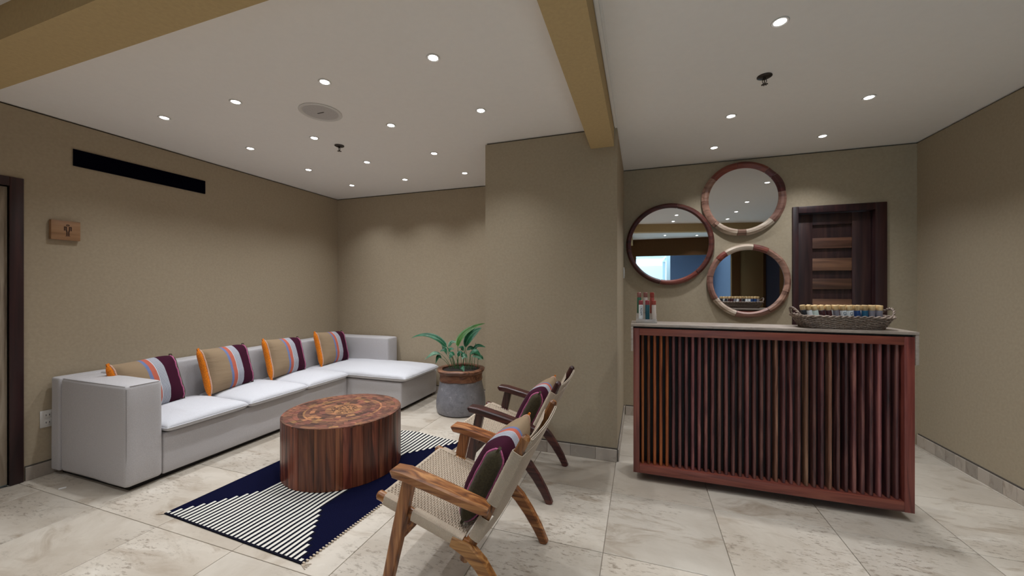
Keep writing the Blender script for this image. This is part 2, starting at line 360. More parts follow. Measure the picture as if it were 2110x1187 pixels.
# ------------------------------------------------------------------ geometry helpers
class MB:
    """collects shapes in a bmesh; build() links ONE mesh object"""
    def __init__(s):
        s.bm = bmesh.new()
    def box(s, x0, x1, y0, y1, z0, z1, bev=0.0, seg=2):
        r = bmesh.ops.create_cube(s.bm, size=1.0)
        vs = r['verts']
        for v in vs:
            v.co = Vector(((x0 + x1) / 2 + v.co.x * (x1 - x0), (y0 + y1) / 2 + v.co.y * (y1 - y0), (z0 + z1) / 2 + v.co.z * (z1 - z0)))
        if bev:
            es = list({e for v in vs for e in v.link_edges})
            bmesh.ops.bevel(s.bm, geom=es, offset=bev, segments=seg, profile=0.5, affect='EDGES', clamp_overlap=True)
        return s
    def rings(s, rs, closed=True, cap=True, loop=False):
        """rs: list of vertex rings (lists of points)"""
        bv = [[s.bm.verts.new(p) for p in r] for r in rs]
        n = len(bv[0])
        m = len(bv)
        for i in range(m if loop else m - 1):
            a, b = bv[i], bv[(i + 1) % m]
            for j in range(n if closed else n - 1):
                k = (j + 1) % n
                s.bm.faces.new((a[j], a[k], b[k], b[j]))
        if cap and closed and not loop:
            s.bm.faces.new(list(reversed(bv[0]))); s.bm.faces.new(bv[-1])
        return s
    def lathe(s, prof, cx=0, cy=0, n=32, axis='Z', cap=True):
        rs = []
        for r, h in prof:
            ring = []
            for k in range(n):
                a = 2 * PI * k / n
                if axis == 'Z': ring.append((cx + r * math.cos(a), cy + r * math.sin(a), h))
                elif axis == 'Y': ring.append((cx + r * math.cos(a), h, cy - r * math.sin(a)))
                else: ring.append((h, cx + r * math.cos(a), cy + r * math.sin(a)))
            rs.append(ring)
        return s.rings(rs, cap=cap)
    def tube(s, pts, r, n=6, loop=False, cap=True):
        pts = [Vector(p) for p in pts]
        m = len(pts)
        rs = []
        up = Vector((0, 0, 1))
        prevn = None
        for i, p in enumerate(pts):
            if loop: t = pts[(i + 1) % m] - pts[i - 1]
            else: t = pts[min(i + 1, m - 1)] - pts[max(i - 1, 0)]
            t.normalize()
            if prevn is None:
                ref = up if abs(t.z) < 0.9 else Vector((1, 0, 0))
                nn = (ref - t * ref.dot(t)).normalized()
            else:
                nn = prevn - t * prevn.dot(t)
                nn = nn.normalized() if nn.length > 1e-6 else prevn
            prevn = nn
            bb = t.cross(nn)
            rr = r[i] if isinstance(r, (list, tuple)) else r
            rs.append([p + (nn * math.cos(2 * PI * k / n) + bb * math.sin(2 * PI * k / n)) * rr for k in range(n)])
        return s.rings(rs, loop=loop, cap=cap)
    def sweep_xz(s, path, half, y0, hy, ch=0.25):
        """path in the XZ plane, half = half thickness in plane, hy = half width along Y, chamfered section"""
        m = len(path)
        rs = []
        for i, (x, z) in enumerate(path):
            a = Vector(path[max(i - 1, 0)]); b = Vector(path[min(i + 1, m - 1)])
            t = (b - a).normalized(); nx, nz = -t.y, t.x
            h = half[i] if isinstance(half, (list, tuple)) else half
            w = hy[i] if isinstance(hy, (list, tuple)) else hy
            c = min(h, w) * ch * 2
            sec = [(h, w - c), (h - c, w), (-h + c, w), (-h, w - c), (-h, -w + c), (-h + c, -w), (h - c, -w), (h, -w + c)]
            rs.append([(x + nx * q, y0 + e, z + nz * q) for q, e in sec])
        return s.rings(rs)
    def build(s, name, mat, parent=None, smooth=True, local=False, ang=40, tri=False):
        me = bpy.data.meshes.new(name)
        bmesh.ops.recalc_face_normals(s.bm, faces=s.bm.faces)
        if parent is not None and not local:
            bmesh.ops.translate(s.bm, verts=s.bm.verts, vec=-wl(parent))
        s.bm.to_mesh(me); s.bm.free()
        me.materials.append(mat)
        if smooth:
            me.shade_smooth()
            if ang < 180: me.set_sharp_from_angle(angle=math.radians(ang))
        o = bpy.data.objects.new(name, me)
        COL.objects.link(o)
        if parent is not None: o.parent = parent
        return o

def wl(o):
    v = Vector((0, 0, 0))
    while o is not None:
        v += o.location; o = o.parent
    return v

def thing(name, label, cat, loc=(0, 0, 0), group=None):
    o = bpy.data.objects.new(name, None); COL.objects.link(o)
    o.empty_display_size = 0.1
    o.location = loc
    return tag(o, label, cat, group)

def tag(o, label=None, cat=None, group=None, kind=None):
    if label: o['label'] = label
    if cat: o['category'] = cat
    if group: o['group'] = group
    if kind: o['kind'] = kind
    return o

def struct(o, label=None):
    o['kind'] = 'structure'
    if label: o['label'] = label
    return o

def shared(name, me, loc, parent=None, rot=None):
    o = bpy.data.objects.new(name, me); COL.objects.link(o)
    if parent is not None:
        o.parent = parent
    o.location = loc
    if rot: o.rotation_euler = rot
    return o

def dup(root, loc, rot=None, label=None, group=None):
    r = root.copy(); COL.objects.link(r); r.location = loc
    if rot is not None: r.rotation_euler = rot
    if label: r['label'] = label
    if group: r['group'] = group
    for ch in list(root.children):
        c = ch.copy(); COL.objects.link(c); c.parent = r
        for g in list(ch.children):
            d = g.copy(); COL.objects.link(d); d.parent = c
    return r

def text_mesh(name, body, size, mat, parent, loc, rot, extrude=0.0003):
    cu = bpy.data.curves.new(name, 'FONT')
    cu.body = body; cu.size = size; cu.extrude = extrude; cu.align_x = 'LEFT'; cu.align_y = 'CENTER'
    tmp = bpy.data.objects.new(name + '_tmp', cu); COL.objects.link(tmp)
    dg = bpy.context.evaluated_depsgraph_get()
    me = bpy.data.meshes.new_from_object(tmp.evaluated_get(dg))
    bpy.data.objects.remove(tmp); bpy.data.curves.remove(cu)
    me.materials.clear(); me.materials.append(mat)
    o = bpy.data.objects.new(name, me); COL.objects.link(o)
    o.parent = parent; o.location = loc; o.rotation_euler = rot
    return o

# ------------------------------------------------------------------ structure
# floor: grout bed with separate travertine tiles
m = MB(); m.box(XL - 0.15, XR + 0.15, -2.1, 4.35, -0.12, -0.006)
floor = struct(m.build('floor', M['grout'], smooth=False), 'honed beige travertine tile floor')
P = 0.588; GX, GY = -0.18, 1.345; g = 0.0016
full = None
i0, i1 = math.floor((XL - GX) / P), math.ceil((XR - GX) / P)
j0, j1 = math.floor((YF - GY) / P), math.ceil((YB - GY) / P)
for i in range(i0, i1):
    for j in range(j0, j1):
        x0, x1 = max(XL, GX + i * P), min(XR, GX + (i + 1) * P)
        y0, y1 = max(YF, GY + j * P), min(YB, GY + (j + 1) * P)
        if x1 - x0 < 0.01 or y1 - y0 < 0.01: continue
        whole = abs(x1 - x0 - P) < 1e-6 and abs(y1 - y0 - P) < 1e-6
        if whole and full is not None:
            t = shared('tile', full, (x0, y0, 0), floor)
        else:
            mm = MB(); mm.box(g, x1 - x0 - g, g, y1 - y0 - g, -0.0059, 0.0, 0.0012, 1)
            t = mm.build('tile', M['tile'], floor, smooth=False, local=True)
            t.location = (x0, y0, 0)
            if whole: full = t.data

m = MB(); m.box(XL - 0.15, XR + 0.15, -2.1, 4.35, ZC, ZC + 0.1)
struct(m.build('ceiling', M['ceiling'], smooth=False), 'smooth off-white plasterboard ceiling')

GAP = 0.012
def wall(name, boxes, mat, recess, label):
    m = MB()
    for b in boxes: m.box(*b)
    w = struct(m.build(name, mat, smooth=False), label)
    m = MB(); m.box(*recess)
    m.build('shadow_gap', M['shadow'], w, smooth=False)
    return w
zt = ZC - GAP
DY0, DY1 = 0.45, 1.304     # opening of the door in the left wall
wall_left = wall('wall_left', [(XL - 0.13, XL, DY1 + 0.0, 4.32, 0, zt), (XL - 0.13, XL, -2.1, DY0, 0, zt), (XL - 0.13, XL, DY0, DY1, 2.0, zt)],
     M['wall'], (XL - 0.13, XL - 0.015, -2.1, 4.32, zt, ZC), 'beige plaster wall behind the sofa')
wall_back = wall('wall_back', [(XL, -1.2, YB, YB + 0.13, 0, zt)], M['wall'], (XL, -1.2, YB + 0.015, YB + 0.13, zt, ZC), 'beige plaster wall at the end of the lounge')
CX0, CX1, CY0 = -1.256, -0.172, 2.98
column = wall('column', [(CX0, CX1, CY0, 4.30, 0, zt)], M['wall'], (CX0 + 0.012, CX1 - 0.012, CY0 + 0.012, 4.30, zt, ZC), 'broad beige plaster pier between lounge and desk')
D2A, D2B, D2T = 1.345, 1.962, 2.025
wall_desk = wall('wall_desk', [(CX1, D2A, YB2, YB2 + 0.15, 0, zt), (D2B, XR + 0.13, YB2, YB2 + 0.15, 0, zt), (D2A, D2B, YB2, YB2 + 0.15, D2T, zt)],
     M['wall'], (CX1, XR, YB2 + 0.015, YB2 + 0.15, zt, ZC), 'beige plaster wall behind the reception desk')
wall_right = wall('wall_right', [(XR, XR + 0.13, 2.0, 4.27, 0, zt)], M['wall'], (XR + 0.015, XR + 0.13, 2.0, 4.27, zt, ZC), 'beige plaster wall beside the reception desk')
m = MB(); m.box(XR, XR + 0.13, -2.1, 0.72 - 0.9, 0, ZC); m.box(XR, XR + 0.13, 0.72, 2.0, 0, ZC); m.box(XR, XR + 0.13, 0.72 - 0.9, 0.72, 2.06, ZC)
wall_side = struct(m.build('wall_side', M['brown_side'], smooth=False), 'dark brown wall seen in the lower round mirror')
OX0, OX1, OZ = -0.12, 2.03, 2.13
m = MB(); m.box(XL - 0.13, OX0, YF - 0.13, YF, 0, ZC); m.box(OX1, XR + 0.13, YF - 0.13, YF, 0, ZC); m.box(OX0, OX1, YF - 0.13, YF, OZ, ZC)
wall_front = struct(m.build('wall_front', M['brown'], smooth=False), 'dark brown wall above the daylit opening in the mirrors')
# dark door in the side wall (seen in the lower mirror)
m = MB(); m.box(XR + 0.04, XR + 0.09, -0.18, 0.72, 0, 2.06)
struct(m.build('door_3', M['door_matt'], smooth=False), 'dark door reflected in the lower round mirror')

# porch beyond the opening
m = MB(); m.box(-4, 5, -9, YF - 0.13, -0.12, 0.0)
struct(m.build('floor_porch', M['porch_white'], smooth=False), 'pale paving outside the opening')
m = MB(); m.box(0.80, 5, -4.6, -4.5, 0, 3.2); m.box(OX1 + 0.05, OX1 + 0.15, -4.5, YF - 0.13, 0, 3.2); m.box(0.80, 2.2, -4.6, -3.6, 2.6, 2.7)
struct(m.build('wall_porch', M['porch'], smooth=False), 'blue-grey wall outside reflected in the left mirror')
m = MB(); m.box(-1.2, 0.8, -7.0, -6.9, 0, 2.15)
struct(m.build('wall_garden', M['porch_white'], smooth=False), 'sunlit white wall outside reflected in the left mirror')
pg = thing('pergola', 'white slatted pergola outside, reflected in the left round mirror', 'pergola', (-0.2, -4.4, 0))
for k in range(5):
    m = MB(); m.box(-1.1, 0.78, -3.6 - 0.45 * k, -3.55 - 0.45 * k, 2.3, 2.42); m.build('slat', M['porch_white'], pg, smooth=False)
for x in (-1.1, 0.68):
    m = MB(); m.box(x, x + 0.1, -5.6, -3.4, 2.2, 2.3); m.build('beam', M['porch_white'], pg, smooth=False)
    for y in (-5.6, -3.5):
        m = MB(); m.box(x, x + 0.1, y, y + 0.1, 0.001, 2.2); m.build('post', M['porch_white'], pg, smooth=False)

# beams below the ceiling
ZB = 2.40
m = MB(); m.box(-0.37, -0.195, YF, CY0, ZB, ZC)
struct(m.build('beam', M['beam'], smooth=False), 'ochre dropped beam running back to the pier')
m = MB(); m.box(XL, -0.37, 0.84, 1.05, ZB, ZC)
struct(m.build('beam', M['beam'], smooth=False), 'ochre dropped beam across the front of the lounge')
m = MB(); m.rings([[(-0.195, 0.34, z), (XR, -0.24, z), (XR, -0.06, z), (-0.195, 0.52, z)] for z in (ZB, ZC)])
struct(m.build('beam', M['beam'], smooth=False), 'ochre dropped beam reflected in the left round mirror')
m = MB(); m.box(-0.190, -0.172, 0.48, YB2, ZC - 0.012, ZC - 0.001); m.box(-0.166, -0.160, 0.48, YB2, ZC - 0.006, ZC - 0.001)
struct(m.build('trim_1', M['ceiling'], smooth=False), 'white ceiling trim strip beside the ochre beam')

# skirting
def baseboard(name, p0, p1, nrm, label, L_=0.10, h=0.092):
    d = Vector((p1[0] - p0[0], p1[1] - p0[1], 0)); n = d.length; d.normalize(); nn = Vector((nrm[0], nrm[1], 0))
    def bx(mb, a, b, t0, t1, z0, z1, bev=0):
        q = [Vector((p0[0], p0[1], 0)) + d * s + nn * t for s in (a, b) for t in (t0, t1)]
        mb.box(min(v.x for v in q), max(v.x for v in q), min(v.y for v in q), max(v.y for v in q), z0, z1, bev, 1)
    mb = MB(); bx(mb, 0, n, 0.0005, 0.004, 0.0005, h + 0.010)
    root = struct(mb.build(name, M['shadow'], smooth=False), label)
    s = 0.0
    while s < n - 0.005:
        e = min(n, s + L_ * random.uniform(0.92, 1.08))
        if n - e < 0.03: e = n
        mb = MB(); bx(mb, s + 0.0008, e - 0.0008, 0.004, 0.012 + random.uniform(0, 0.001), 0.0005, h, 0.0015)
        mb.build('tile', M['basetile'], root, smooth=False)
        s = e
baseboard('baseboard_right', (XR, 2.02), (XR, YB2 - 0.02), (-1, 0), 'travertine skirting tiles along the wall beside the desk')
baseboard('baseboard_column', (CX0, CY0), (CX1, CY0), (0, -1), 'travertine skirting tiles along the front of the pier', 0.18)
baseboard('baseboard_pier', (CX1, CY0), (CX1, YB2), (1, 0), 'travertine skirting tiles on the desk side of the pier', 0.18)
baseboard('baseboard_left', (XL, 1.372), (XL, YB), (1, 0), 'travertine skirting tiles under the plaster wall by the wood sign', 0.30)
baseboard('baseboard_back', (XL + 0.03, YB), (CX0, YB), (0, -1), 'travertine skirting tiles behind the potted plant', 0.2)
baseboard('baseboard_desk', (CX1 + 0.02, YB2), (1.30, YB2), (0, -1), 'travertine skirting tiles behind the reception desk', 0.2)

# ------------------------------------------------------------------ doors
d1 = struct(thing('door_1', None, None, (XL, 0.9, 0)), 'doorway with dark mahogany frame and pale weathered leaf')
m = MB(); m.box(XL - 0.12, XL + 0.015, DY1, 1.365, 0.001, 2.062, 0.003); m.build('jamb', M['door_frame'], d1)
m = MB(); m.box(XL - 0.12, XL + 0.015, DY0 - 0.06, DY0, 0.001, 2.062, 0.003); m.build('jamb', M['door_frame'], d1)
m = MB(); m.box(XL - 0.12, XL + 0.0149, DY0, DY1, 2.0, 2.062, 0.003); m.build('lintel', M['door_frame'], d1)
m = MB()
for k in range(6):
    w = (DY1 - DY0) / 6
    m.box(XL - 0.05, XL - 0.012, DY0 + k * w + 0.0015, DY0 + (k + 1) * w - 0.0015, 0.01, 1.995, 0.003)
    ob = m.build('board', M['door_pale'], d1); m = MB()
m.box(XL - 0.10, XL - 0.051, DY0, DY1, 0.005, 1.999); m.build('leaf', M['door_pale'], d1, smooth=False)

d2 = struct(thing('door_2', None, None, (1.65, YB2, 0)), 'dark walnut door with horizontal slats behind the desk')
m = MB(); m.box(1.312, 1.357, YB2 - 0.018, YB2 + 0.14, 0.001, 2.06, 0.003); m.build('jamb', M['door_frame'], d2)
m = MB(); m.box(1.914, 1.995, YB2 - 0.018, YB2 + 0.14, 0.001, 2.06, 0.003); m.build('jamb', M['door_frame'], d2)
m = MB(); m.box(1.357, 1.914, YB2 - 0.0178, YB2 + 0.14, 2.0, 2.06, 0.003); m.build('lintel', M['door_frame'], d2)
yl = YB2 + 0.045
leaf_ = None
m = MB(); m.box(1.358, 1.913, yl + 0.02, yl + 0.05, 0.005, 1.999); leaf_ = m.build('leaf', M['door'], d2, smooth=False)
m = MB(); m.box(1.360, 1.484, yl, yl + 0.02, 0.006, 1.996, 0.002); m.build('stile', M['door'], d2)
m = MB(); m.box(1.778, 1.911, yl, yl + 0.02, 0.006, 1.996, 0.002); m.build('stile', M['door'], d2)
m = MB(); m.box(1.4845, 1.7775, yl, yl + 0.02, 1.895, 1.996, 0.002); m.build('rail', M['door'], d2)
m = MB(); m.box(1.4845, 1.7775, yl, yl + 0.02, 0.006, 0.16, 0.002); m.build('rail', M['door'], d2)
z = 1.775; k = 0
while z > 0.3:
    hh = 0.095 + 0.018 * (k % 2)
    m = MB(); m.box(1.4848, 1.7772, yl + 0.003, yl + 0.0195, z - hh, z, 0.002); m.build('slat', M['door_slat'], d2)
    z -= 0.185; k += 1
m = MB(); m.lathe([(0.012, yl - 0.05), (0.012, yl)], 1.84, 1.0, 16, 'Y'); m.box(1.78, 1.85, yl - 0.06, yl - 0.045, 0.99, 1.01, 0.004); m.build('handle', M['bronze'], d2)

# ------------------------------------------------------------------ ceiling fixtures
def spot_light(x, y, parent, w):
    ld = bpy.data.lights.new('downlight_beam', 'SPOT')
    ld.energy = w; ld.color = SPOT_COL; ld.spot_size = math.radians(114); ld.spot_blend = 1.0; ld.shadow_soft_size = 0.03
    lo = bpy.data.objects.new('downlight_beam', ld); COL.objects.link(lo)
    lo.parent = parent; lo.location = (0, 0, -0.012)

dl0 = None
def downlight(x, y, label, group, w=None):
    global dl0
    w = SPOT_W if w is None else w
    if dl0 is None:
        t = thing('downlight', label, 'downlight', (x, y, ZC), group)
        m = MB(); m.lathe([(0.024, -0.001), (0.036, -0.001), (0.037, -0.003), (0.034, -0.006), (0.026, -0.004), (0.024, -0.001)], n=24, cap=False)
        m.build('trim_ring', M['white'], t, local=True)
        m = MB(); m.lathe([(0.0245, -0.002), (0.022, -0.0045), (0.010, -0.006)], n=20); m.build('lens', M['lens'], t, local=True)
        dl0 = t
        spot_light(x, y, t, w)
    else:
        t = dup(dl0, (x, y, ZC), label=label, group=group)      # the copy carries its lamp too
        if abs(w - SPOT_W) > 1e-6:
            for ch_ in t.children:
                if ch_.type == 'LIGHT':
                    ch_.data = ch_.data.copy(); ch_.data.energy = w
    return t
ordn = ['first', 'second', 'third', 'fourth']
rown = {0: 'front row', 1: 'second row', 2: 'third row', 3: 'back row'}
def row(r, y, xs, wmul=1.0):
    for k, x in enumerate(xs):
        downlight(x, y, f'small recessed downlight in the lounge ceiling, {ordn[k]} from the left in the {rown[r]}', 'downlights in the lounge ceiling', SPOT_W * wmul)
row(0, 1.775, [-3.255, -2.532, -1.785, -1.05])
row(1, 2.41, [-3.255, -2.532, -1.787, -1.05])
row(2, 3.04, [-3.27, -2.533, -1.788])
row(3, 3.668, [-3.275, -2.531, -1.785])
for x, y, l in [(0.605, 3.707, 'small downlight above the mirrors, left one of the back pair'), (1.389, 3.707, 'small downlight above the dark door, right one of the back pair'),
                (0.608, 3.065, 'small downlight over the desk, left one of the middle pair'), (1.390, 3.05, 'small downlight over the desk, right one of the middle pair'),
                (0.607, 2.052, 'large bright downlight at the top of the desk ceiling, in front of the sprinkler'),
                ]:
    downlight(x, y, l, 'downlights in the desk ceiling', SPOT_W * 1.25)
for x, y, l in [(1.43, 1.985, 'downlight reflected second highest in the upper round mirror'), (0.565, 1.25, 'downlight reflected second in the row of three in the left mirror'),
                (1.45, 1.25, 'downlight reflected third in the upper round mirror'), (0.56, 0.617, 'downlight reflected at the beam in the left mirror'), (1.454, 0.571, 'downlight reflected lowest in the upper round mirror'),
                (0.528, -0.853, 'reflected downlight beyond the beam, upper of the left pair in the left mirror'), (0.526, -1.342, 'reflected downlight beyond the beam, lower of the left pair in the left mirror'),
                (1.24, -1.019, 'reflected downlight beyond the beam, upper of the right pair in the left mirror'), (1.234, -1.583, 'reflected downlight beyond the beam, lower of the right pair in the left mirror')]:
    downlight(x, y, l, 'downlights seen in the mirrors', SPOT_W * 1.15)
for x in (-3.255, -2.532, -1.787, -1.05):
    for y in (0.25, -0.85):
        k = [-3.255, -2.532, -1.787, -1.05].index(x)
        downlight(x, y, f'out of view downlight before the lounge beam, {ordn[k]} from the left in the {"nearer" if y > 0 else "farther"} row', 'downlights behind the camera')

sp_ = thing('ceiling_speaker', 'round white ceiling speaker with a pale grille', 'speaker', (-2.122, 2.075, ZC))
m = MB(); m.lathe([(0.112, -0.002), (0.138, -0.0005), (0.139, -0.004), (0.132, -0.008), (0.116, -0.006), (0.112, -0.002)], n=48, cap=False); m.build('rim', M['white'], sp_, local=True)
m = MB(); m.lathe([(0.1135, -0.0015), (0.1135, -0.003), (0.05, -0.0045)], n=48); m.build('grille', M['grille'], sp_, local=True)
m = MB(); m.box(-0.028, 0.028, -0.004, 0.004, -0.0062, -0.004, 0.001); e = m.build('badge', M['bronze'], sp_, local=True); e.rotation_euler = (0, 0, 0.0)

def sprinkler(x, y, label):
    t = thing('sprinkler', label, 'sprinkler', (x, y, ZC), 'pendent sprinkler heads')
    m = MB(); m.lathe([(0.0385, -0.001), (0.039, -0.005), (0.030, -0.010), (0.018, -0.012)], n=28); m.build('escutcheon', M['bronze'], t, local=True)
    m = MB(); m.lathe([(0.009, -0.012), (0.009, -0.020), (0.006, -0.022)], n=12)
    m.tube([(-0.008, 0, -0.02), (-0.011, 0, -0.032), (-0.003, 0, -0.046)], 0.002, 6); m.tube([(0.008, 0, -0.02), (0.011, 0, -0.032), (0.003, 0, -0.046)], 0.002, 6)
    m.lathe([(0.0025, -0.022), (0.0025, -0.046)], n=8); m.build('frame', M['bronze'], t, local=True)
    m = MB()
    m.lathe([(0.008, -0.046), (0.008, -0.049)], n=12)
    for k in range(8):
        a = k * PI / 4; c, s_ = math.cos(a), math.sin(a)
        m.rings([[(0.006 * c - 0.0025 * s_, 0.006 * s_ + 0.0025 * c, zz), (0.017 * c - 0.003 * s_, 0.017 * s_ + 0.003 * c, zz - 0.001), (0.017 * c + 0.003 * s_, 0.017 * s_ - 0.003 * c, zz - 0.001), (0.006 * c + 0.0025 * s_, 0.006 * s_ - 0.0025 * c, zz)] for zz in (-0.047, -0.049)])
    m.build('deflector', M['bronze'], t, local=True)
sprinkler(-2.465, 2.612, 'dark sprinkler head in the lounge ceiling behind the round speaker')
sprinkler(0.678, 2.552, 'dark sprinkler head in the ceiling over the reception desk')

# ------------------------------------------------------------------ left wall fittings
v = thing('air_vent', 'long navy-black slot air vent high on the wall above the sofa', 'vent', (XL, 2.05, 2.29))
for a in ((1.604, 2.501, 2.345, 2.351), (1.604, 2.501, 2.227, 2.233), (1.604, 1.610, 2.233, 2.345), (2.495, 2.501, 2.233, 2.345)):
    m = MB(); m.box(XL + 0.0005, XL + 0.008, *a); m.build('frame_bar', M['navy'], v, smooth=False)
m = MB(); m.box(XL + 0.0005, XL + 0.002, 1.610, 2.495, 2.233, 2.345); m.build('backing', M['navy'], v, smooth=False)
for k in range(7):
    z = 2.241 + k * 0.016
    m = MB(); m.rings([[(XL + 0.002, y, z + 0.006), (XL + 0.007, y, z - 0.001), (XL + 0.007, y, z + 0.001), (XL + 0.002, y, z + 0.008)] for y in (1.611, 2.494)]); m.build('louvre', M['navy'], v, smooth=False)

s_ = thing('restroom_sign', 'small wooden block sign with a burnt man symbol beside the doorway', 'sign', (XL, 1.56, 1.738))
m = MB(); m.box(XL + 0.001, XL + 0.032, 1.483, 1.632, 1.668, 1.808, 0.003); m.build('block', M['sign'], s_)
m = MB(); xs = (XL + 0.0321, XL + 0.0328)
def poly(pts): m.rings([[(x, 1.566 + a * 0.001, 1.740 + b * 0.001) for a, b in pts] for x in xs])
for sgn in (-1, 1):
    poly([(sgn * a, b) for a, b in [(5, 26), (20, 26), (20, 20), (12, 20), (12, 0), (8, -12), (8, -40), (1.5, -40), (1.5, -12), (5, 4)]][::sgn])
    poly([(sgn * a, b) for a, b in [(14.5, 20), (20, 20), (20, -4), (14.5, -4)]][::sgn])
rsg = []
for x in xs: pass
for k in range(12):
    a0, a1 = 2 * PI * k / 12, 2 * PI * (k + 1) / 12
    poly([(9 * math.cos(a0), 36 + 7 * math.sin(a0)), (9 * math.cos(a1), 36 + 7 * math.sin(a1)), (4.2 * math.cos(a1), 36 + 2.5 * math.sin(a1)), (4.2 * math.cos(a0), 36 + 2.5 * math.sin(a0))])
poly([(-12, -41), (12, -41), (12, -44), (-12, -44)])
m.build('man_symbol', M['burn'], s_, smooth=False)

o_ = thing('wall_outlet', 'white double power outlet low on the wall by the sofa arm', 'outlet', (XL, 1.475, 0.395))
m = MB(); m.box(XL + 0.001, XL + 0.008, 1.440, 1.512, 0.337, 0.455, 0.002); m.build('plate', M['white'], o_)
for zz in (0.37, 0.422):
    m = MB(); m.box(XL + 0.008, XL + 0.0105, 1.459, 1.493, zz - 0.018, zz + 0.018, 0.002); so = m.build('socket', M['white'], o_)
    m = MB(); m.box(XL + 0.0104, XL + 0.0109, 1.466, 1.469, zz - 0.006, zz + 0.006); m.box(XL + 0.0104, XL + 0.0109, 1.482, 1.485, zz - 0.006, zz + 0.006); m.build('slot', M['dark'], so, smooth=False)

w_ = thing('light_switch', 'white switch plate on the pier side beside the left round mirror', 'switch', (CX1, 4.04, 1.47))
m = MB(); m.box(CX1 + 0.001, CX1 + 0.009, 4.0, 4.075, 1.42, 1.53, 0.002); m.build('plate', M['white'], w_)
m = MB(); m.box(CX1 + 0.009, CX1 + 0.013, 4.02, 4.055, 1.44, 1.51, 0.002); m.build('rocker', M['white'], w_)

# ------------------------------------------------------------------ sofa
sofa = thing('sectional_sofa', 'long pale grey linen corner sofa with a chaise against the left wall', 'sofa', (-3.5, 2.8, 0))
def soft_box(name, x0, x1, y0, y1, z0, z1, bev, mat, parent=sofa, sag=0.0, nz=0.004, seed=0):
    m = MB(); m.box(x0, x1, y0, y1, z0, z1)
    bmesh.ops.subdivide_edges(m.bm, edges=m.bm.edges[:], cuts=7, use_grid_fill=True)
    hx, hy, hz = (x1 - x0) / 2, (y1 - y0) / 2, (z1 - z0) / 2
    c = Vector(((x0 + x1) / 2, (y0 + y1) / 2, (z0 + z1) / 2))
    # remap the grid so that rows of vertices sit at the rounded edges
    def mp(t, h):
        n = 8; k = round((t / h + 1) / 2 * n)
        b = min(bev, h * 0.9)
        tbl = [-1, -1 + 0.3 * b / h, -1 + b / h, -0.5, 0, 0.5, 1 - b / h, 1 - 0.3 * b / h, 1]
        return tbl[k] * h
    for vv in m.bm.verts:
        p = vv.co - c
        p = Vector((mp(p.x, hx), mp(p.y, hy), mp(p.z, hz)))
        b = bev
        q = Vector((max(-hx + b, min(hx - b, p.x)), max(-hy + b, min(hy - b, p.y)), max(-hz + b, min(hz - b, p.z))))
        dlt = p - q
        if dlt.length > 1e-9:
            dlt = dlt.normalized() * b
            p = q + dlt
        p = p + Vector([mnoise.noise(Vector((p.x * 4 + seed + 7 * i, p.y * 4, p.z * 5))) * nz for i in range(3)])
        vv.co = c + p
    return m.build(name, mat, parent, ang=180)
ZS = 0.035
soft_box('arm', XL + 0.135, -3.108, 1.487, 1.690, ZS, 0.692, 0.026, M['sofa'], seed=1)
soft_box('back_panel', XL + 0.025, XL + 0.130, 1.484, 4.165, ZS, 0.690, 0.014, M['sofa'], seed=2, nz=0.003)
soft_box('back_cushion', XL + 0.132, XL + 0.262, 1.692, 3.98, 0.25, 0.700, 0.02, M['sofa'], seed=3)
soft_box('end_back', XL + 0.134, -2.99, 3.965, 4.165, 0.06, 0.695, 0.022, M['sofa'], seed=4)
soft_box('seat_base', XL + 0.134, -3.116, 1.692, 3.415, ZS, 0.318, 0.012, M['sofa'], seed=5, nz=0.003)
soft_box('chaise_base', XL + 0.134, -2.405, 3.420, 4.155, ZS, 0.315, 0.018, M['sofa'], seed=6, nz=0.003)
m = MB(); m.box(XL + 0.06, -3.16, 1.53, 3.45, 0.0005, ZS + 0.01); m.box(XL + 0.06, -2.45, 3.46, 4.12, 0.0005, ZS + 0.01); m.build('plinth', M['dark'], sofa, smooth=False)

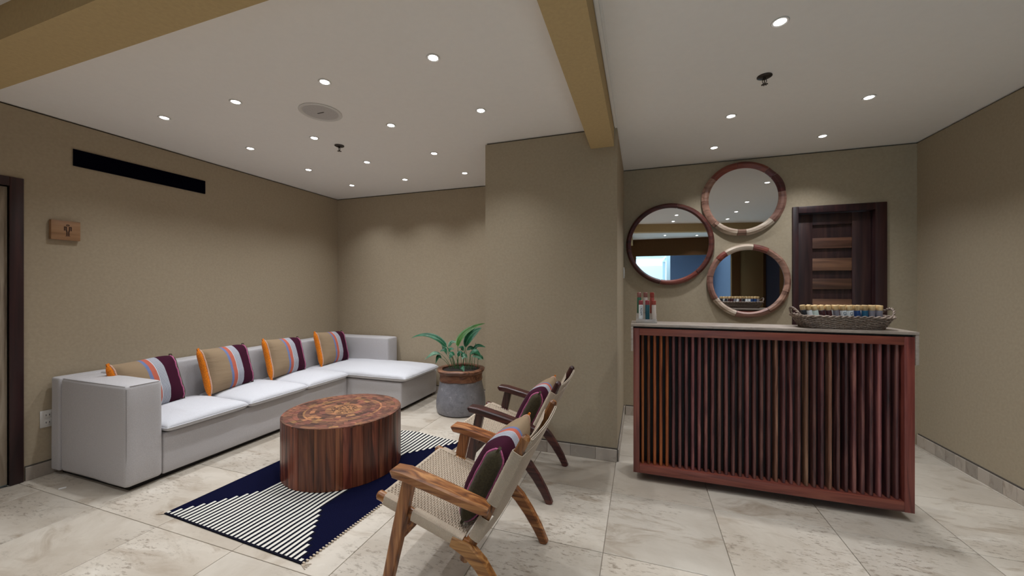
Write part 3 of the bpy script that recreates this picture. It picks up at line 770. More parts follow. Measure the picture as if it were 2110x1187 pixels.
M['seam'] = mat_fabric('linen_seam', (0.30, 0.285, 0.28, 1), 900, 0.05)
b_ = 0.026 * 0.29
m = MB()
m.tube([(XL + 0.16, 1.487 + b_, 0.692 - b_), (-3.13, 1.487 + b_, 0.692 - b_)], 0.0022, 5)
m.build('seam', M['seam'], sofa)
m = MB()
m.tube([(-3.108 - b_, 1.487 + b_, 0.06), (-3.108 - b_, 1.487 + b_, 0.668)], 0.0022, 5)
m.build('seam', M['seam'], sofa)
m = MB()
m.tube([(-3.108 - b_, 1.512, 0.692 - b_), (-3.108 - b_, 1.668, 0.692 - b_)], 0.0022, 5)
m.build('seam', M['seam'], sofa)
def cushion(name, x0, x1, y0, y1, z0, z1, mat, parent, seed=0, n=30, puff=0.034):
    m = MB()
    hx, hy = (x1 - x0) / 2, (y1 - y0) / 2; cx, cy = (x0 + x1) / 2, (y0 + y1) / 2; zm = (z0 + z1) / 2; hz = (z1 - z0) / 2
    def f(t): return math.sin(t * PI / 2) if True else t
    top, bot = [], []
    for i in range(n + 1):
        rt, rb = [], []
        for j in range(n + 1):
            s, t = -1 + 2 * i / n, -1 + 2 * j / n
            s2, t2 = f(s), f(t)
            e = ((1 - abs(s2) ** 14) * (1 - abs(t2) ** 14))
            e = max(0, e) ** 0.42
            # rounded corners
            rr = 1 - 0.018 * (abs(s2) * abs(t2)) ** 6
            x, y = cx + hx * s2 * rr, cy + hy * t2 * rr
            w = mnoise.noise(Vector((x * 5 + seed, y * 5, seed))) * 0.006
            dip = puff * (1 - s2 * s2) * (1 - t2 * t2)
            zt_ = zm + e * (hz + dip + w * 0.9); zb_ = zm - e * hz
            rt.append((x, y, zt_)); rb.append((x, y, zb_))
        top.append(rt); bot.append(rb)
    vt = [[m.bm.verts.new(p) for p in r] for r in top]
    vb = [[(vt[i][j] if i in (0, n) or j in (0, n) else m.bm.verts.new(bot[i][j])) for j in range(n + 1)] for i in range(n + 1)]
    for i in range(n):
        for j in range(n):
            m.bm.faces.new((vt[i][j], vt[i + 1][j], vt[i + 1][j + 1], vt[i][j + 1]))
            m.bm.faces.new((vb[i][j], vb[i][j + 1], vb[i + 1][j + 1], vb[i + 1][j]))
    o = m.build(name, mat, parent, ang=180)
    # welt along the seam
    mb = MB()
    pts = [vv for vv in [top[i][0] for i in range(n)] + [top[n][j] for j in range(n)] + [top[i][n] for i in range(n, 0, -1)] + [top[0][j] for j in range(n, 0, -1)]]
    mb.tube(pts, 0.0035, 5, loop=True)
    mb.build('welt', mat, o)
    return o
cushion('seat_cushion', XL + 0.255, -3.075, 1.694, 2.270, 0.318, 0.388, M['sofa_top'], sofa, 1)
cushion('seat_cushion', XL + 0.255, -3.070, 2.274, 2.855, 0.318, 0.392, M['sofa_top'], sofa, 5)
cushion('seat_cushion', XL + 0.255, -3.072, 2.859, 3.392, 0.318, 0.392, M['sofa_top'], sofa, 9)
cushion('chaise_cushion', XL + 0.255, -2.335, 3.396, 4.10, 0.316, 0.400, M['sofa_top'], sofa, 13)

# ------------------------------------------------------------------ pillows
PW, PH, PT = 0.39, 0.40, 0.092      # width, height, half thickness
def make_pillow(label, group):
    root = thing('throw_pillow', label, 'pillow', (0, 0, 0), group)
    n, k = 22, 22
    def hw(z):      # half height profile along the end seam: slight ears
        return 1.0
    def thick(u, w):   # u,w in -1..1
        ee = abs(u) ** 3
        e = max(0, 1 - abs(w) ** (2.6 + 2.6 * ee)) ** 0.62
        en = 0.46 if u > 0 else 0.34
        return PT * e * (en + (1 - en) * max(0, 1 - abs(u) ** 2.4) ** 0.6)
    def outline(u, w):
        x = u * PW / 2 * (1 - 0.035 * (1 - w * w))
        z = w * PH / 2 * (1 - 0.04 * (1 - u * u) - 0.10 * max(0, u) ** 4)
        return x, z
    m = MB()
    F_, Bk = [], []
    for i in range(n + 1):
        u = -1 + 2 * i / n
        fr, br = [], []
        for j in range(k + 1):
            w = math.sin((-1 + 2 * j / k) * PI / 2)
            x, z = outline(u, w)
            t = thick(u, w)
            wr = mnoise.noise(Vector((x * 9, z * 22, 3))) * 0.004 * (1 if j not in (0, k) else 0)
            fr.append((x, -t - wr, z)); br.append((x, t + wr, z))
        F_.append(fr); Bk.append(br)
    vf = [[m.bm.verts.new(p) for p in r] for r in F_]
    vb = [[vf[i][j] if j in (0, k) else m.bm.verts.new(Bk[i][j]) for j in range(k + 1)] for i in range(n + 1)]
    for i in range(n):
        for j in range(k):
            m.bm.faces.new((vf[i][j], vf[i + 1][j], vf[i + 1][j + 1], vf[i][j + 1]))
            m.bm.faces.new((vb[i][j], vb[i][j + 1], vb[i + 1][j + 1], vb[i + 1][j]))
    m.build('cover', M['pillow'], root, local=True, ang=180)
    for sgn, mat, pip, nm in ((-1, M['orange_velvet'], M['piping_pale'], 'orange velvet end panel'), (1, M['olive_velvet'], M['piping_pink'], 'dark olive velvet end panel')):
        ring_f = F_[0] if sgn < 0 else F_[n]; ring_b = Bk[0] if sgn < 0 else Bk[n]
        loop = [Vector(p) for p in ring_f] + [Vector(p) for p in ring_b[k - 1:0:-1]]
        # ears at top and bottom
        m = MB()
        rs = []
        for s, o in ((1.0, 0.0), (0.96, 0.014), (0.80, 0.024), (0.4, 0.030)):
            rs.append([Vector((p.x + sgn * o, p.y * s, p.z * (s * 0.25 + 0.75) + 0)) for p in loop])
        m.rings(rs, cap=False)
        m.bm.faces.new([vv for vv in m.bm.verts][-len(loop):])
        # little gathered corner tabs
        for zz in (-1, 1):
            zc = zz * PH / 2 * (0.90 if sgn > 0 else 1.0)
            m.rings([[(sgn * (PW / 2 - 0.006), -0.012, zc - zz * 0.030), (sgn * (PW / 2 + 0.020), -0.010, zc - zz * 0.034), (sgn * (PW / 2 + 0.020), 0.010, zc - zz * 0.034), (sgn * (PW / 2 - 0.006), 0.012, zc - zz * 0.030)],
                     [(sgn * (PW / 2 + 0.004), -0.005, zc + zz * 0.016), (sgn * (PW / 2 + 0.020), -0.005, zc + zz * 0.012), (sgn * (PW / 2 + 0.020), 0.005, zc + zz * 0.012), (sgn * (PW / 2 + 0.004), 0.005, zc + zz * 0.016)]])
        e = m.build('end_panel', mat, root, local=True, ang=70); e['label'] = nm
        m = MB(); pts = []
        for q, p in enumerate(loop):
            dxx = sgn * (0.003 + 0.0025 * math.sin(q * 2.1) * (1 if sgn > 0 else 0.3))
            pts.append((p.x + dxx, p.y * 1.03, p.z * 1.005))
        m.tube(pts, 0.0052, 6, loop=True)
        m.build('piping', pip, root, local=True, ang=180)
    return root
GP = 'striped throw pillows'
p0 = make_pillow('striped pillow half hidden behind the sofa arm', GP)
def put(root, c, lean, yaw, roll=0.0):
    # local: x to the viewer's right, -y faces the viewer, z up
    R = Matrix.Rotation(yaw, 4, 'Z') @ Matrix.Rotation(-lean, 4, 'X') @ Matrix.Rotation(roll, 4, 'Y')
    root.matrix_world = Matrix.Translation(c) @ R
R_ = math.radians
put(p0, (-3.585, 1.853, 0.583), R_(17), R_(97), R_(-3))
for (y, yaw, roll, lab, xx) in ((2.435, 95, -1, 'striped pillow with an orange edge, alone on the second seat cushion of the sofa', -3.585),
                           (3.03, 92, 1, 'striped pillow on the third seat cushion, before the chaise', -3.585),
                           (3.675, 90, 2, 'striped pillow in the sofa corner on the chaise, furthest along the sofa', -3.585)):
    q = dup(p0, (0, 0, 0), label=lab); put(q, (xx, y, 0.595), R_(17), R_(yaw), R_(roll))

# ------------------------------------------------------------------ rug
RC = [(-2.633, 1.435), (-1.530, 1.383), (-1.430, 2.940), (-2.575, 2.985)]
rug = thing('striped_rug', 'navy flatweave rug with cream stripes under the round wooden table', 'rug', (-2.04, 2.18, 0))
m = MB(); nx, ny = 24, 34
uvl = m.bm.loops.layers.uv.new('UVMap')
def rp(u, v, z):
    a = Vector(RC[0]).lerp(Vector(RC[1]), u); b = Vector(RC[3]).lerp(Vector(RC[2]), u); p = a.lerp(b, v)
    wv = 0.010 * math.sin(u * 11 + 1) * v * v * v + 0.004 * math.sin(v * 17) * (2 * u - 1)
    lift = 0.012 * max(0, math.sin(u * 9 - 3.3)) * max(0, v - 0.9) * 10 if v > 0.9 else 0
    return (p.x, p.y + wv, z + lift)
grid = [[m.bm.verts.new(rp(i / nx, j / ny, 0.0065)) for j in range(ny + 1)] for i in range(nx + 1)]
low = [[m.bm.verts.new(rp(i / nx, j / ny, 0.0008)) for j in range(ny + 1)] for i in range(nx + 1)]
def uvf(vs, ijs):
    f = m.bm.faces.new(vs)
    for lp, (i, j) in zip(f.loops, ijs): lp[uvl].uv = (i / nx, j / ny)
for i in range(nx):
    for j in range(ny):
        ij = [(i, j), (i + 1, j), (i + 1, j + 1), (i, j + 1)]
        uvf([grid[a][b] for a, b in ij], ij); uvf([low[a][b] for a, b in ij[::-1]], ij[::-1])
for i in range(nx):
    for j in (0, ny): uvf([grid[i][j], grid[i + 1][j], low[i + 1][j], low[i][j]], [(i, j), (i + 1, j), (i + 1, j), (i, j)])
for j in range(ny):
    for i in (0, nx): uvf([grid[i][j], grid[i][j + 1], low[i][j + 1], low[i][j]], [(i, j), (i, j + 1), (i, j + 1), (i, j)])
m.build('weave', M['rug'], rug, ang=60)
m = MB()
for k in range(86):
    v_ = (k + 0.5) / 86
    x, y, z = rp(1.0, v_, 0.003); m.box(x - 0.004, x + 0.009, y - 0.0035, y + 0.0035, 0.001, 0.0085)
for u_, v_ in ((0, 0), (1, 0), (1, 1), (0, 1)):
    x, y, z = rp(u_, v_, 0.003)
    sx = 1 if u_ else -1
    for q in range(4): m.tube([(x, y, 0.004), (x + sx * 0.02, y + (q - 1.5) * 0.006, 0.004), (x + sx * 0.04, y + (q - 1.5) * 0.012, 0.003)], 0.002, 4)
tu = m.build('edge_stitches', M['cord'], rug, smooth=False); tu['kind'] = 'stuff'

# ------------------------------------------------------------------ round table
TX, TY, TZ, TR = -2.105, 2.275, 0.415, 0.408
tb = thing('drum_table', 'round drum coffee table of vertical teak staves with a mosaic top', 'table', (TX, TY, 0.008))
m = MB(); m.lathe([(TR - 0.03, 0.010), (TR - 0.03, TZ - 0.012)], TX, TY, 48); m.build('core', M['dark'], tb)
a = 0.0
angs = []
while a < 2 * PI - 0.02:
    da = random.choice([0.105, 0.125, 0.14, 0.16, 0.18])
    if a + da > 2 * PI - 0.08: da = 2 * PI - a
    angs.append((a, da)); a += da
for a, da in angs:
    n = 3
    jit = random.uniform(-0.0012, 0.0012)
    sec = []
    for r, s in ((TR + jit, 1), (TR - 0.03, -1)):
        ks = range(n + 1) if s > 0 else range(n, -1, -1)
        for k in ks:
            e = 0.0009 / TR
            an = a + e + (da - 2 * e) * k / n
            rr = r - (0.0014 if s > 0 and k in (0, n) else 0)
            sec.append((TX + rr * math.cos(an), TY + rr * math.sin(an)))
    m = MB(); m.rings([[(x, y, z) for x, y in sec] for z in (0.009, TZ - 0.004)])
    m.build('stave', M['teak_side'], tb, ang=25)
# top mosaic
ringdefs = [(0.235, 0.315, 0.040, 'teak_gold'), (0.315, 0.40, 0.055, 'teak_top'), (0.40, 0.475, 0.050, 'teak_top'), (0.475, 0.555, 0.060, 'teak_top'),
            (0.555, 0.63, 0.055, 'teak_top'), (0.63, 0.665, 0.075, 'teak_gold'), (0.665, 0.745, 0.060, 'teak_top'), (0.745, 0.82, 0.060, 'teak_top'), (0.82, 0.90, 0.062, 'teak_top'), (0.90, 0.965, 0.07, 'teak_top'), (0.965, 1.0, 0.085, 'teak_top')]
nb = 0
for r0, r1, ln, mt in ringdefs:
    ra, rb = r0 * TR, r1 * TR
    cnt = int(2 * PI * (ra + rb) / 2 / ln)
    an = random.uniform(0, 1)
    ws = [random.uniform(0.6, 1.5) for _ in range(cnt)]; tot = sum(ws)
    for w in ws:
        da = 2 * PI * w / tot
        e = 0.0003 / rb
        n = max(1, int(da / 0.12))
        jr = random.uniform(-0.0008, 0.0008)
        outer = [((rb - 0.0002) , an + e + (da - 2 * e) * k / n) for k in range(n + 1)]
        inner = [((ra + 0.0002) , an + e + (da - 2 * e) * k / n) for k in range(n, -1, -1)]
        z1 = TZ + random.uniform(-0.0010, 0.0)
        m = MB(); m.rings([[(TX + r * math.cos(t_), TY + r * math.sin(t_), z) for r, t_ in outer + inner] for z in (TZ - 0.012, z1)])
        mat = M[mt]
        if mt == 'teak_top' and random.random() < 0.09: mat = M['teak_gold']
        b_ = m.build('block', mat, tb, smooth=False)
        b_.rotation_euler = (0, 0, 0)
        an += da; nb += 1
m = MB()
for k in range(150):
    r = 0.233 * TR * math.sqrt(random.random()); t_ = random.uniform(0, 2 * PI)
    x, y = TX + r * math.cos(t_), TY + r * math.sin(t_); s = random.uniform(0.004, 0.008)
    m.lathe([(s, TZ - 0.012), (s, TZ - 0.0005 + random.uniform(-0.001, 0.0006))], x, y, 6)
c_ = m.build('centre_chips', M['teak_top'], tb, smooth=False); c_['kind'] = 'stuff'
m = MB(); m.lathe([(0.234 * TR, TZ - 0.012), (0.234 * TR, TZ - 0.0015)], TX, TY, 40); m.build('centre_disc', M['teak_gold'], tb, smooth=False)

# ------------------------------------------------------------------ lounge chairs (local x = world x + 0.75)
def make_chair(label, wx, wz, group):
    root = thing('lounge_chair', label, 'chair', (0, 0, 0), group)
    def part(mb, name, mat, ang=32): return mb.build(name, mat, root, local=True, ang=ang)
    X = lambda x: x + 0.75
    HY = 0.275
    for sy in (-1, 1):
        # front leg
        m = MB(); m.sweep_xz([(X(-1.052), 0.0), (X(-0.995), 0.24), (X(-0.930), 0.515)], [0.023, 0.027, 0.027], sy * (HY - 0.004), [0.016, 0.019, 0.019], 0.14); part(m, 'leg', wz)
        # rear sabre leg
        m = MB(); m.sweep_xz([(X(-0.735), 0.285), (X(-0.665), 0.262), (X(-0.610), 0.215), (X(-0.560), 0.15), (X(-0.512), 0.075), (X(-0.474), 0.0)],
                             [0.024, 0.031, 0.030, 0.027, 0.024, 0.020], sy * (HY - 0.016), 0.018, 0.16); part(m, 'leg', wx)
        # armrest
        m = MB(); m.sweep_xz([(X(-1.008), 0.528), (X(-0.998), 0.534), (X(-0.94), 0.530), (X(-0.80), 0.500), (X(-0.66), 0.467), (X(-0.592), 0.452), (X(-0.565), 0.447)],
                             [0.014, 0.0195, 0.021, 0.021, 0.021, 0.021, 0.015], sy * (HY - 0.002), [0.026, 0.034, 0.038, 0.037, 0.034, 0.030, 0.025], 0.16); part(m, 'armrest', wx)
        # side rail of the seat with its round front end
        m = MB(); m.tube([(X(-1.108), sy * 0.252, 0.4045), (X(-1.100), sy * 0.252, 0.402), (X(-0.66), sy * 0.252, 0.272)], [0.013, 0.021, 0.0205], 14); part(m, 'side_rail', wx)
        # upright of the back
        m = MB(); m.sweep_xz([(X(-0.690), 0.205), (X(-0.640), 0.305), (X(-0.53), 0.525), (X(-0.424), 0.735), (X(-0.418), 0.745)], [0.018, 0.020, 0.020, 0.018, 0.010], sy * 0.243, [0.018, 0.018, 0.018, 0.018, 0.010]); part(m, 'upright', wz)
        # cord wound round the side rail, with a gap at the front leg
        for a0, a1 in ((-1.066, -0.985), (-0.925, -0.69)):
            m = MB(); rs = []
            nr = int((a1 - a0) / 0.0021)
            for k in range(nr + 1):
                f = k / nr; x = a0 + (a1 - a0) * f; z = 0.399 + (x + 1.09) / 0.43 * (0.272 - 0.399)
                r = 0.0228 + (0.0006 if k % 2 else -0.0002)
                ring = []
                for q in range(16):
                    c_, s_n = math.cos(2 * PI * q / 16), math.sin(2 * PI * q / 16)
                    kq = (abs(c_) ** 4 + abs(s_n) ** 4) ** -0.25      # squarish rail section
                    ring.append((X(x) + 0.28 * r * kq * s_n, sy * 0.252 + 0.92 * r * kq * c_, z + 1.05 * r * kq * s_n))
                rs.append(ring)
            m.rings(rs); o = part(m, 'cord_wrap', M['cord'])
    m = MB(); m.tube([(X(-1.075), -0.26, 0.393), (X(-1.075), 0.26, 0.393)], 0.017, 10); part(m, 'front_rail', wx)
    m = MB(); m.tube([(X(-0.675), -0.26, 0.272), (X(-0.675), 0.26, 0.272)], 0.017, 10); part(m, 'rear_rail', wx)
    m = MB(); m.sweep_xz([(X(-1.005), 0.215), (X(-0.998), 0.265)], 0.012, 0, 0.258); part(m, 'stretcher', wx)
    # woven seat: cords over and under, one piece of stuff
    m = MB()
    fx, fz, rx, rz = -1.078, 0.413, -0.690, 0.292
    NW, NC = 36, 46
    sl = Vector((rx - fx, 0, rz - fz)); ln = sl.length; sl.normalize(); nrm = Vector((-sl.z, 0, sl.x))
    def sp(s, y, h):
        y_ = y / 0.245
        p = Vector((X(fx), 0, fz)) + sl * (s * ln) + nrm * (h - 0.010 * (1 - y_ * y_) * math.sin(PI * s)); return (p.x, y, p.z)
    yw = 0.245
    for c in range(NC):
        s = (c + 0.5) / NC
        ph = c % 2
        pts = []
        for k in range(NW + 1):
            y = -yw + 2 * yw * k / NW
            hgt = 0.0040 * (1 if (k + ph) % 2 else -1)
            pts.append(sp(s, y, hgt))
        m.tube(pts, 0.0033, 5)
    for k in range(NW):
        y = -yw + 2 * yw * (k + 0.5) / NW
        pts = []
        for c in range(0, NC + 1):
            s = c / NC
            pts.append(sp(s, y, 0.0010 * (1 if (c + k) % 2 else -1)))
        for off in (-0.0030, 0.0030):
            m.tube([(p[0], p[1] + off, p[2]) for p in pts], 0.0026, 4)
    # cord rolled over the front rail
    for k in range(150):
        y = -yw + 2 * yw * (k + 0.5) / 150
        m.tube([(X(-1.075) + 0.0205 * math.cos(t), y, 0.393 + 0.0205 * math.sin(t)) for t in [1.2 + q * 0.62 for q in range(7)]], 0.0021, 4, cap=False)
    o = part(m, 'woven_seat', M['cord'], 180); o['kind'] = 'stuff'
    # woven back: cords wound across both uprights, front and rear, interrupted at the arm joints
    m = MB()
    bx0, bz0, bx1, bz1 = -0.640, 0.305, -0.4255, 0.735
    d = Vector((bx1 - bx0, 0, bz1 - bz0)); ln = d.length; d.normalize(); nrm = Vector((d.z, 0, -d.x))    # rearwards
    NR = 110
    for c in range(NR):
        s = (c + 0.5) / NR
        ctr = Vector((X(bx0), 0, bz0)) + d * (s * ln)
        joint = 0.225 < s < 0.365 or s > 0.875
        yo = 0.2235 if joint else 0.2645
        pts = []
        jit = random.uniform(-0.0006, 0.0006)
        def add(y, t):
            sag = 0.016 * (1 - (y / 0.2645) ** 2)
            p = ctr + nrm * (t + sag + jit); pts.append((p.x, y, p.z))
        f_, b_k, o_t, i_n = (0.014, 0.0205, 0.0185, 0.016) if s > 0.875 else (-0.0225, 0.0225, 0.012, -0.012)
        mid_f = 0.014 if s > 0.875 else -0.012
        for y in (-yo + 0.004, -0.15, -0.05, 0.05, 0.15, yo - 0.004): add(y, b_k)
        for t in (o_t, i_n): add(yo, t)
        for y in (yo - 0.004, 0.15, 0.05, -0.05, -0.15, -yo + 0.004): add(y, f_ if abs(y) > 0.2 else mid_f)
        for t in (i_n, o_t): add(-yo, t)
        m.tube(pts, 0.0023, 4, loop=True)
    o = part(m, 'woven_back', M['cord'], 180); o['kind'] = 'stuff'
    return root
GC = 'low lounge chairs facing the sofa'
ch = make_chair('honey teak lounge chair with woven cord seat, nearest the camera', M['teak_chair'], M['teak_chair_z'], GC)
ch.location = (-0.75, 1.655, 0)
ch2 = make_chair('dark rosewood lounge chair with woven cord seat, beside the pier', M['rose_chair'], M['rose_chair_z'], GC)
ch2.location = (-0.805, 2.53, 0)
q = dup(p0, (0, 0, 0), label='striped pillow on the honey teak lounge chair, olive end towards the camera'); put(q, (-0.640, 1.670, 0.486), R_(27), R_(-90), 0)
q = dup(p0, (0, 0, 0), label='striped pillow on the dark rosewood lounge chair, olive end towards the camera'); put(q, (-0.695, 2.545, 0.486), R_(27), R_(-90), 0)

# ------------------------------------------------------------------ reception desk
DX0, DX1, DYF, DYB = -0.050, 1.448, 2.727, 2.985
desk = thing('reception_desk', 'tall reception desk fronted by dark vertical wooden slats under a stone ledge', 'desk', (0.7, 2.85, 0))
def dbox(name, a, mat, bev=0.002):
    m = MB(); m.box(*a, bev); return m.build(name, mat, desk)
fr = 0.028
dbox('stile', (DX0, DX0 + 0.040, DYF, DYB, 0.058, 1.046), M['desk_z'])
dbox('stile', (DX1 - 0.046, DX1, DYF, DYB, 0.058, 1.046), M['desk_z'])
dbox('top_rail', (DX0 + 0.040, DX1 - 0.046, DYF, DYB, 0.998, 1.0455), M['desk'])
dbox('bottom_rail', (DX0 + 0.040, DX1 - 0.046, DYF, DYB, 0.0585, 0.116), M['desk'])
dbox('back_board', (DX0 + 0.040, DX1 - 0.046, DYF + 0.075, DYF + 0.095, 0.117, 0.997), M['dark'])
dbox('plinth', (DX0 + 0.05, DX1 - 0.05, DYF + 0.13, DYB - 0.02, 0.0005, 0.0575), M['dark'])
dbox('shadow_strip', (DX0 + 0.006, DX1 - 0.006, DYF + 0.012, DYB - 0.006, 1.0462, 1.0578), M['dark'], 0)
dbox('stone_ledge', (DX0 - 0.016, DX1 + 0.016, DYF - 0.007, DYB + 0.004, 1.058, 1.0745), M['counter'], 0.0015)
dbox('stone_apron', (DX0 - 0.016, DX0 - 0.001, DYF - 0.005, DYB + 0.002, 0.888, 1.0578), M['counter'], 0.0015)
dbox('stone_apron', (DX1 + 0.001, DX1 + 0.016, DYF - 0.005, DYB + 0.002, 0.888, 1.0578), M['counter'], 0.0015)
ox0, ox1 = DX0 + 0.040, DX1 - 0.046
NS = 36
pitch = (ox1 - ox0) / NS
slat_me = None
for k in range(NS):
    x = ox0 + (k + 0.5) * pitch
    hw_ = pitch * 0.245
    mat = M['slat_warm_glow'] if k in (0, 1, 2, 3, 4) else (M['slat_pale'] if k in (20, 24, 27) else M['slat'])  # leftmost slats carry the painted-in warm glow
    if slat_me is None:
        m = MB()
        sec = [(hw_ * math.cos(t), -0.012 - hw_ * 1.0 * math.sin(t)) for t in [q * PI / 8 for q in range(9)]] + [(-hw_, 0.030), (hw_, 0.030)]
        m.rings([[(a, b, z) for a, b in sec] for z in (0.1175, 0.9965)])
        sl_ = m.build('slat', mat, desk, local=True, ang=35)
        sl_.location = (x - 0.7, DYF + 0.042 - 2.85, 0)
        slat_me = {mat.name: sl_.data}
        base_me = sl_.data
    else:
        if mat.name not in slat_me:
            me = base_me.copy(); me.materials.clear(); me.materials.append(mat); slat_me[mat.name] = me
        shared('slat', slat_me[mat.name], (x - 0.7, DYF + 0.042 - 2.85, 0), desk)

# ------------------------------------------------------------------ mirrors
def mirror(name, label, cx, cz, ro, ri, segs, jitter):
    """segs: list of (start_deg, material) clockwise from the right, angles counter-clockwise seen from the room"""
    t = thing(name, label, 'mirror', (cx, YB2, cz), 'round mirrors in segmented wood frames')
    yg = YB2 - 0.030
    m = MB(); m.lathe([(ri + 0.008, yg), (ri + 0.008, yg + 0.006)], cx, cz, 96, 'Y'); g_ = m.build('glass', M['glass_mirror'], t, smooth=False)
    m = MB(); m.lathe([(ro - 0.03, YB2 - 0.020), (ro - 0.03, YB2 - 0.0008)], cx, cz, 64, 'Y'); m.build('backing', M['dark'], t, smooth=False)
    n = len(segs)
    for k, (a0, mat) in enumerate(segs):
        a1 = segs[(k + 1) % n][0]
        if a1 <= a0: a1 += 360
        e = 0.25
        j0 = random.uniform(-1, 1) * jitter; j1 = random.uniform(-1, 1) * jitter; hgt = 0.050 + random.uniform(-1, 1) * jitter
        cnt = max(4, int((a1 - a0) / 4))
        rs = []
        for q in range(cnt + 1):
            a = math.radians(a0 + e + (a1 - a0 - 2 * e) * q / cnt)
            bow = math.sin(PI * q / cnt)
            roo = ro + j0 * bow; rii = ri
            prof = [(rii, 0.026), (rii + 0.002, hgt * 0.78), (rii + (roo - rii) * 0.30, hgt + j1 * 0.5), (rii + (roo - rii) * 0.62, hgt - j1 * 0.5), (roo - 0.006, hgt * 0.70), (roo, 0.030), (roo - 0.004, 0.012), (rii + 0.01, 0.012)]
            rs.append([(cx + r * math.cos(a), YB2 - h, cz + r * math.sin(a)) for r, h in prof])
        m = MB(); m.rings(rs); m.build('frame_segment', M[mat], t, ang=28)
mirror('round_mirror', 'round mirror in a dark cherry frame, left of the three', 0.2615, 1.759, 0.408, 0.359,
       [(78, 'mirror_dark'), (185, 'mirror_dark'), (258, 'mirror_red'), (312, 'mirror_dark')], 0.002)
mirror('round_mirror', 'round mirror in a chunky segmented frame, topmost of the three', 0.908, 2.163, 0.350, 0.288,
       [(8, 'mirror_dark'), (38, 'mirror_dark'), (52, 'mirror_red'), (98, 'mirror_red'), (140, 'mirror_brown'), (180, 'mirror_brown'), (222, 'mirror_brown'), (228, 'mirror_pale'), (262, 'mirror_brown'), (275, 'mirror_pale'), (318, 'mirror_brown')], 0.006)
mirror('round_mirror', 'round mirror in a pale patchwork wood frame, lowest of the three, behind the desk', 0.950, 1.385, 0.349, 0.292,
       [(-18, 'mirror_brown'), (35, 'mirror_brown'), (60, 'mirror_red'), (82, 'mirror_pale'), (124, 'mirror_red'), (140, 'mirror_brown'), (172, 'mirror_brown'), (212, 'mirror_pale'), (252, 'mirror_brown'), (302, 'mirror_brown')], 0.005)

# ------------------------------------------------------------------ basket of bottles
BXc, BYc, BZ0 = 1.152, 2.848, 1.0748
bk = thing('wicker_basket', 'long oval grey wicker basket with two loop handles on the stone ledge', 'basket', (BXc, BYc, BZ0))
def per(t, hx, hy, p=4.5):
    c, s = math.cos(t), math.sin(t)
    k = (abs(c) ** p + abs(s) ** p) ** (-1 / p)
    return hx * c * k, hy * s * k
NSK = 52
HB = 0.066
def dims(f): return 0.196 + 0.036 * f, 0.088 + 0.026 * f
m = MB()
rows = 11
for r in range(rows):
    f = r / (rows - 1); hx, hy = dims(f)
    pts = []
    for k in range(NSK * 2):
        t = 2 * PI * k / (NSK * 2)
        o = 0.0028 * (1 if (k // 2 + r) % 2 else -1) * (1 if k % 2 else 0.0)
        x, y = per(t, hx + o, hy + o); pts.append((x, y, 0.004 + f * HB))
    m.tube(pts, 0.0036, 5, loop=True)
w_ = m.build('weave', M['wicker'], bk, local=True, ang=180); w_['kind'] = 'stuff'
m = MB()
for k in range(NSK):
    t = 2 * PI * (k + 0.5) / NSK
    a_ = per(t, *dims(0)); b_ = per(t, *dims(1.05)); m.tube([(a_[0], a_[1], 0.001), (b_[0], b_[1], 0.004 + HB * 1.05)], 0.0026, 5)
w_ = m.build('stakes', M['wicker'], bk, local=True); w_['kind'] = 'stuff'
m = MB()
for ph in (0, PI):
    pts = []
    for k in range(160):
        t = 2 * PI * k / 160; hx, hy = dims(1.1); o = 0.005 * math.cos(26 * t + ph); x, y = per(t, hx + o, hy + o); pts.append((x, y, 0.004 + HB * 1.06 + 0.005 * math.sin(26 * t + ph)))
    m.tube(pts, 0.0048, 6, loop=True)
m.build('rim', M['wicker'], bk, local=True, ang=180)
m = MB(); hx, hy = dims(0); m.rings([[(*per(2 * PI * k / 48, hx - 0.002, hy - 0.002), z) for k in range(48)] for z in (0.0008, 0.004)]); m.build('base', M['wicker'], bk, local=True)
for sx in (-1, 1):
    m = MB()
    for ph in (0, PI):
        pts = []
        for k in range(40):
            a_ = PI * k / 39
            rad = 0.004 * math.cos(k * 0.8 + ph); zz = 0.004 * math.sin(k * 0.8 + ph)
            y = 0.072 * math.cos(a_); h = 0.056 * math.sin(a_)
            pts.append((sx * (0.218 + 0.030 * math.sin(a_) + rad), y, HB + h + zz))
        m.tube(pts, 0.0042, 6)
    m.build('handle', M['wicker'], bk, local=True, ang=180)

bottle_me = {}
def bottle(x, y, z, rot, mat, label, group, text=False):
    t = thing('bottle', label, 'bottle', (x, y, z), group)
    if 'body' not in bottle_me:
        m = MB(); m.lathe([(0.0125, 0.0), (0.0145, 0.002), (0.0145, 0.108), (0.011, 0.114)], n=20); o = m.build('body', M['b_grey'], t, local=True); bottle_me['body'] = o.data
        m = MB(); m.lathe([(0.0148, 0.1085), (0.0155, 0.110), (0.0155, 0.134), (0.0140, 0.1365)], n=20); o2 = m.build('cap', M['cork'], t, local=True); bottle_me['cap'] = o2.data
        m = MB(); m.lathe([(0.0147, 0.012), (0.0149, 0.013), (0.0149, 0.105), (0.0147, 0.106)], n=20, cap=False); o3 = m.build('label_band', mat, t, local=True); bottle_me['lab'] = o3.data; bottle_me[mat.name] = o3.data
    else:
        shared('body', bottle_me['body'], (0, 0, 0), t); shared('cap', bottle_me['cap'], (0, 0, 0), t)
        if mat.name not in bottle_me:
            me = bottle_me['lab'].copy(); me.materials.clear(); me.materials.append(mat); bottle_me[mat.name] = me
        shared('label_band', bottle_me[mat.name], (0, 0, 0), t)
    if text:
        text_mesh('lettering', 'CREAM', 0.019, M['ink_blue'], t, (0.0, -0.0153, 0.099), (PI / 2, PI / 2, 0))
    t.rotation_euler = rot
    return t
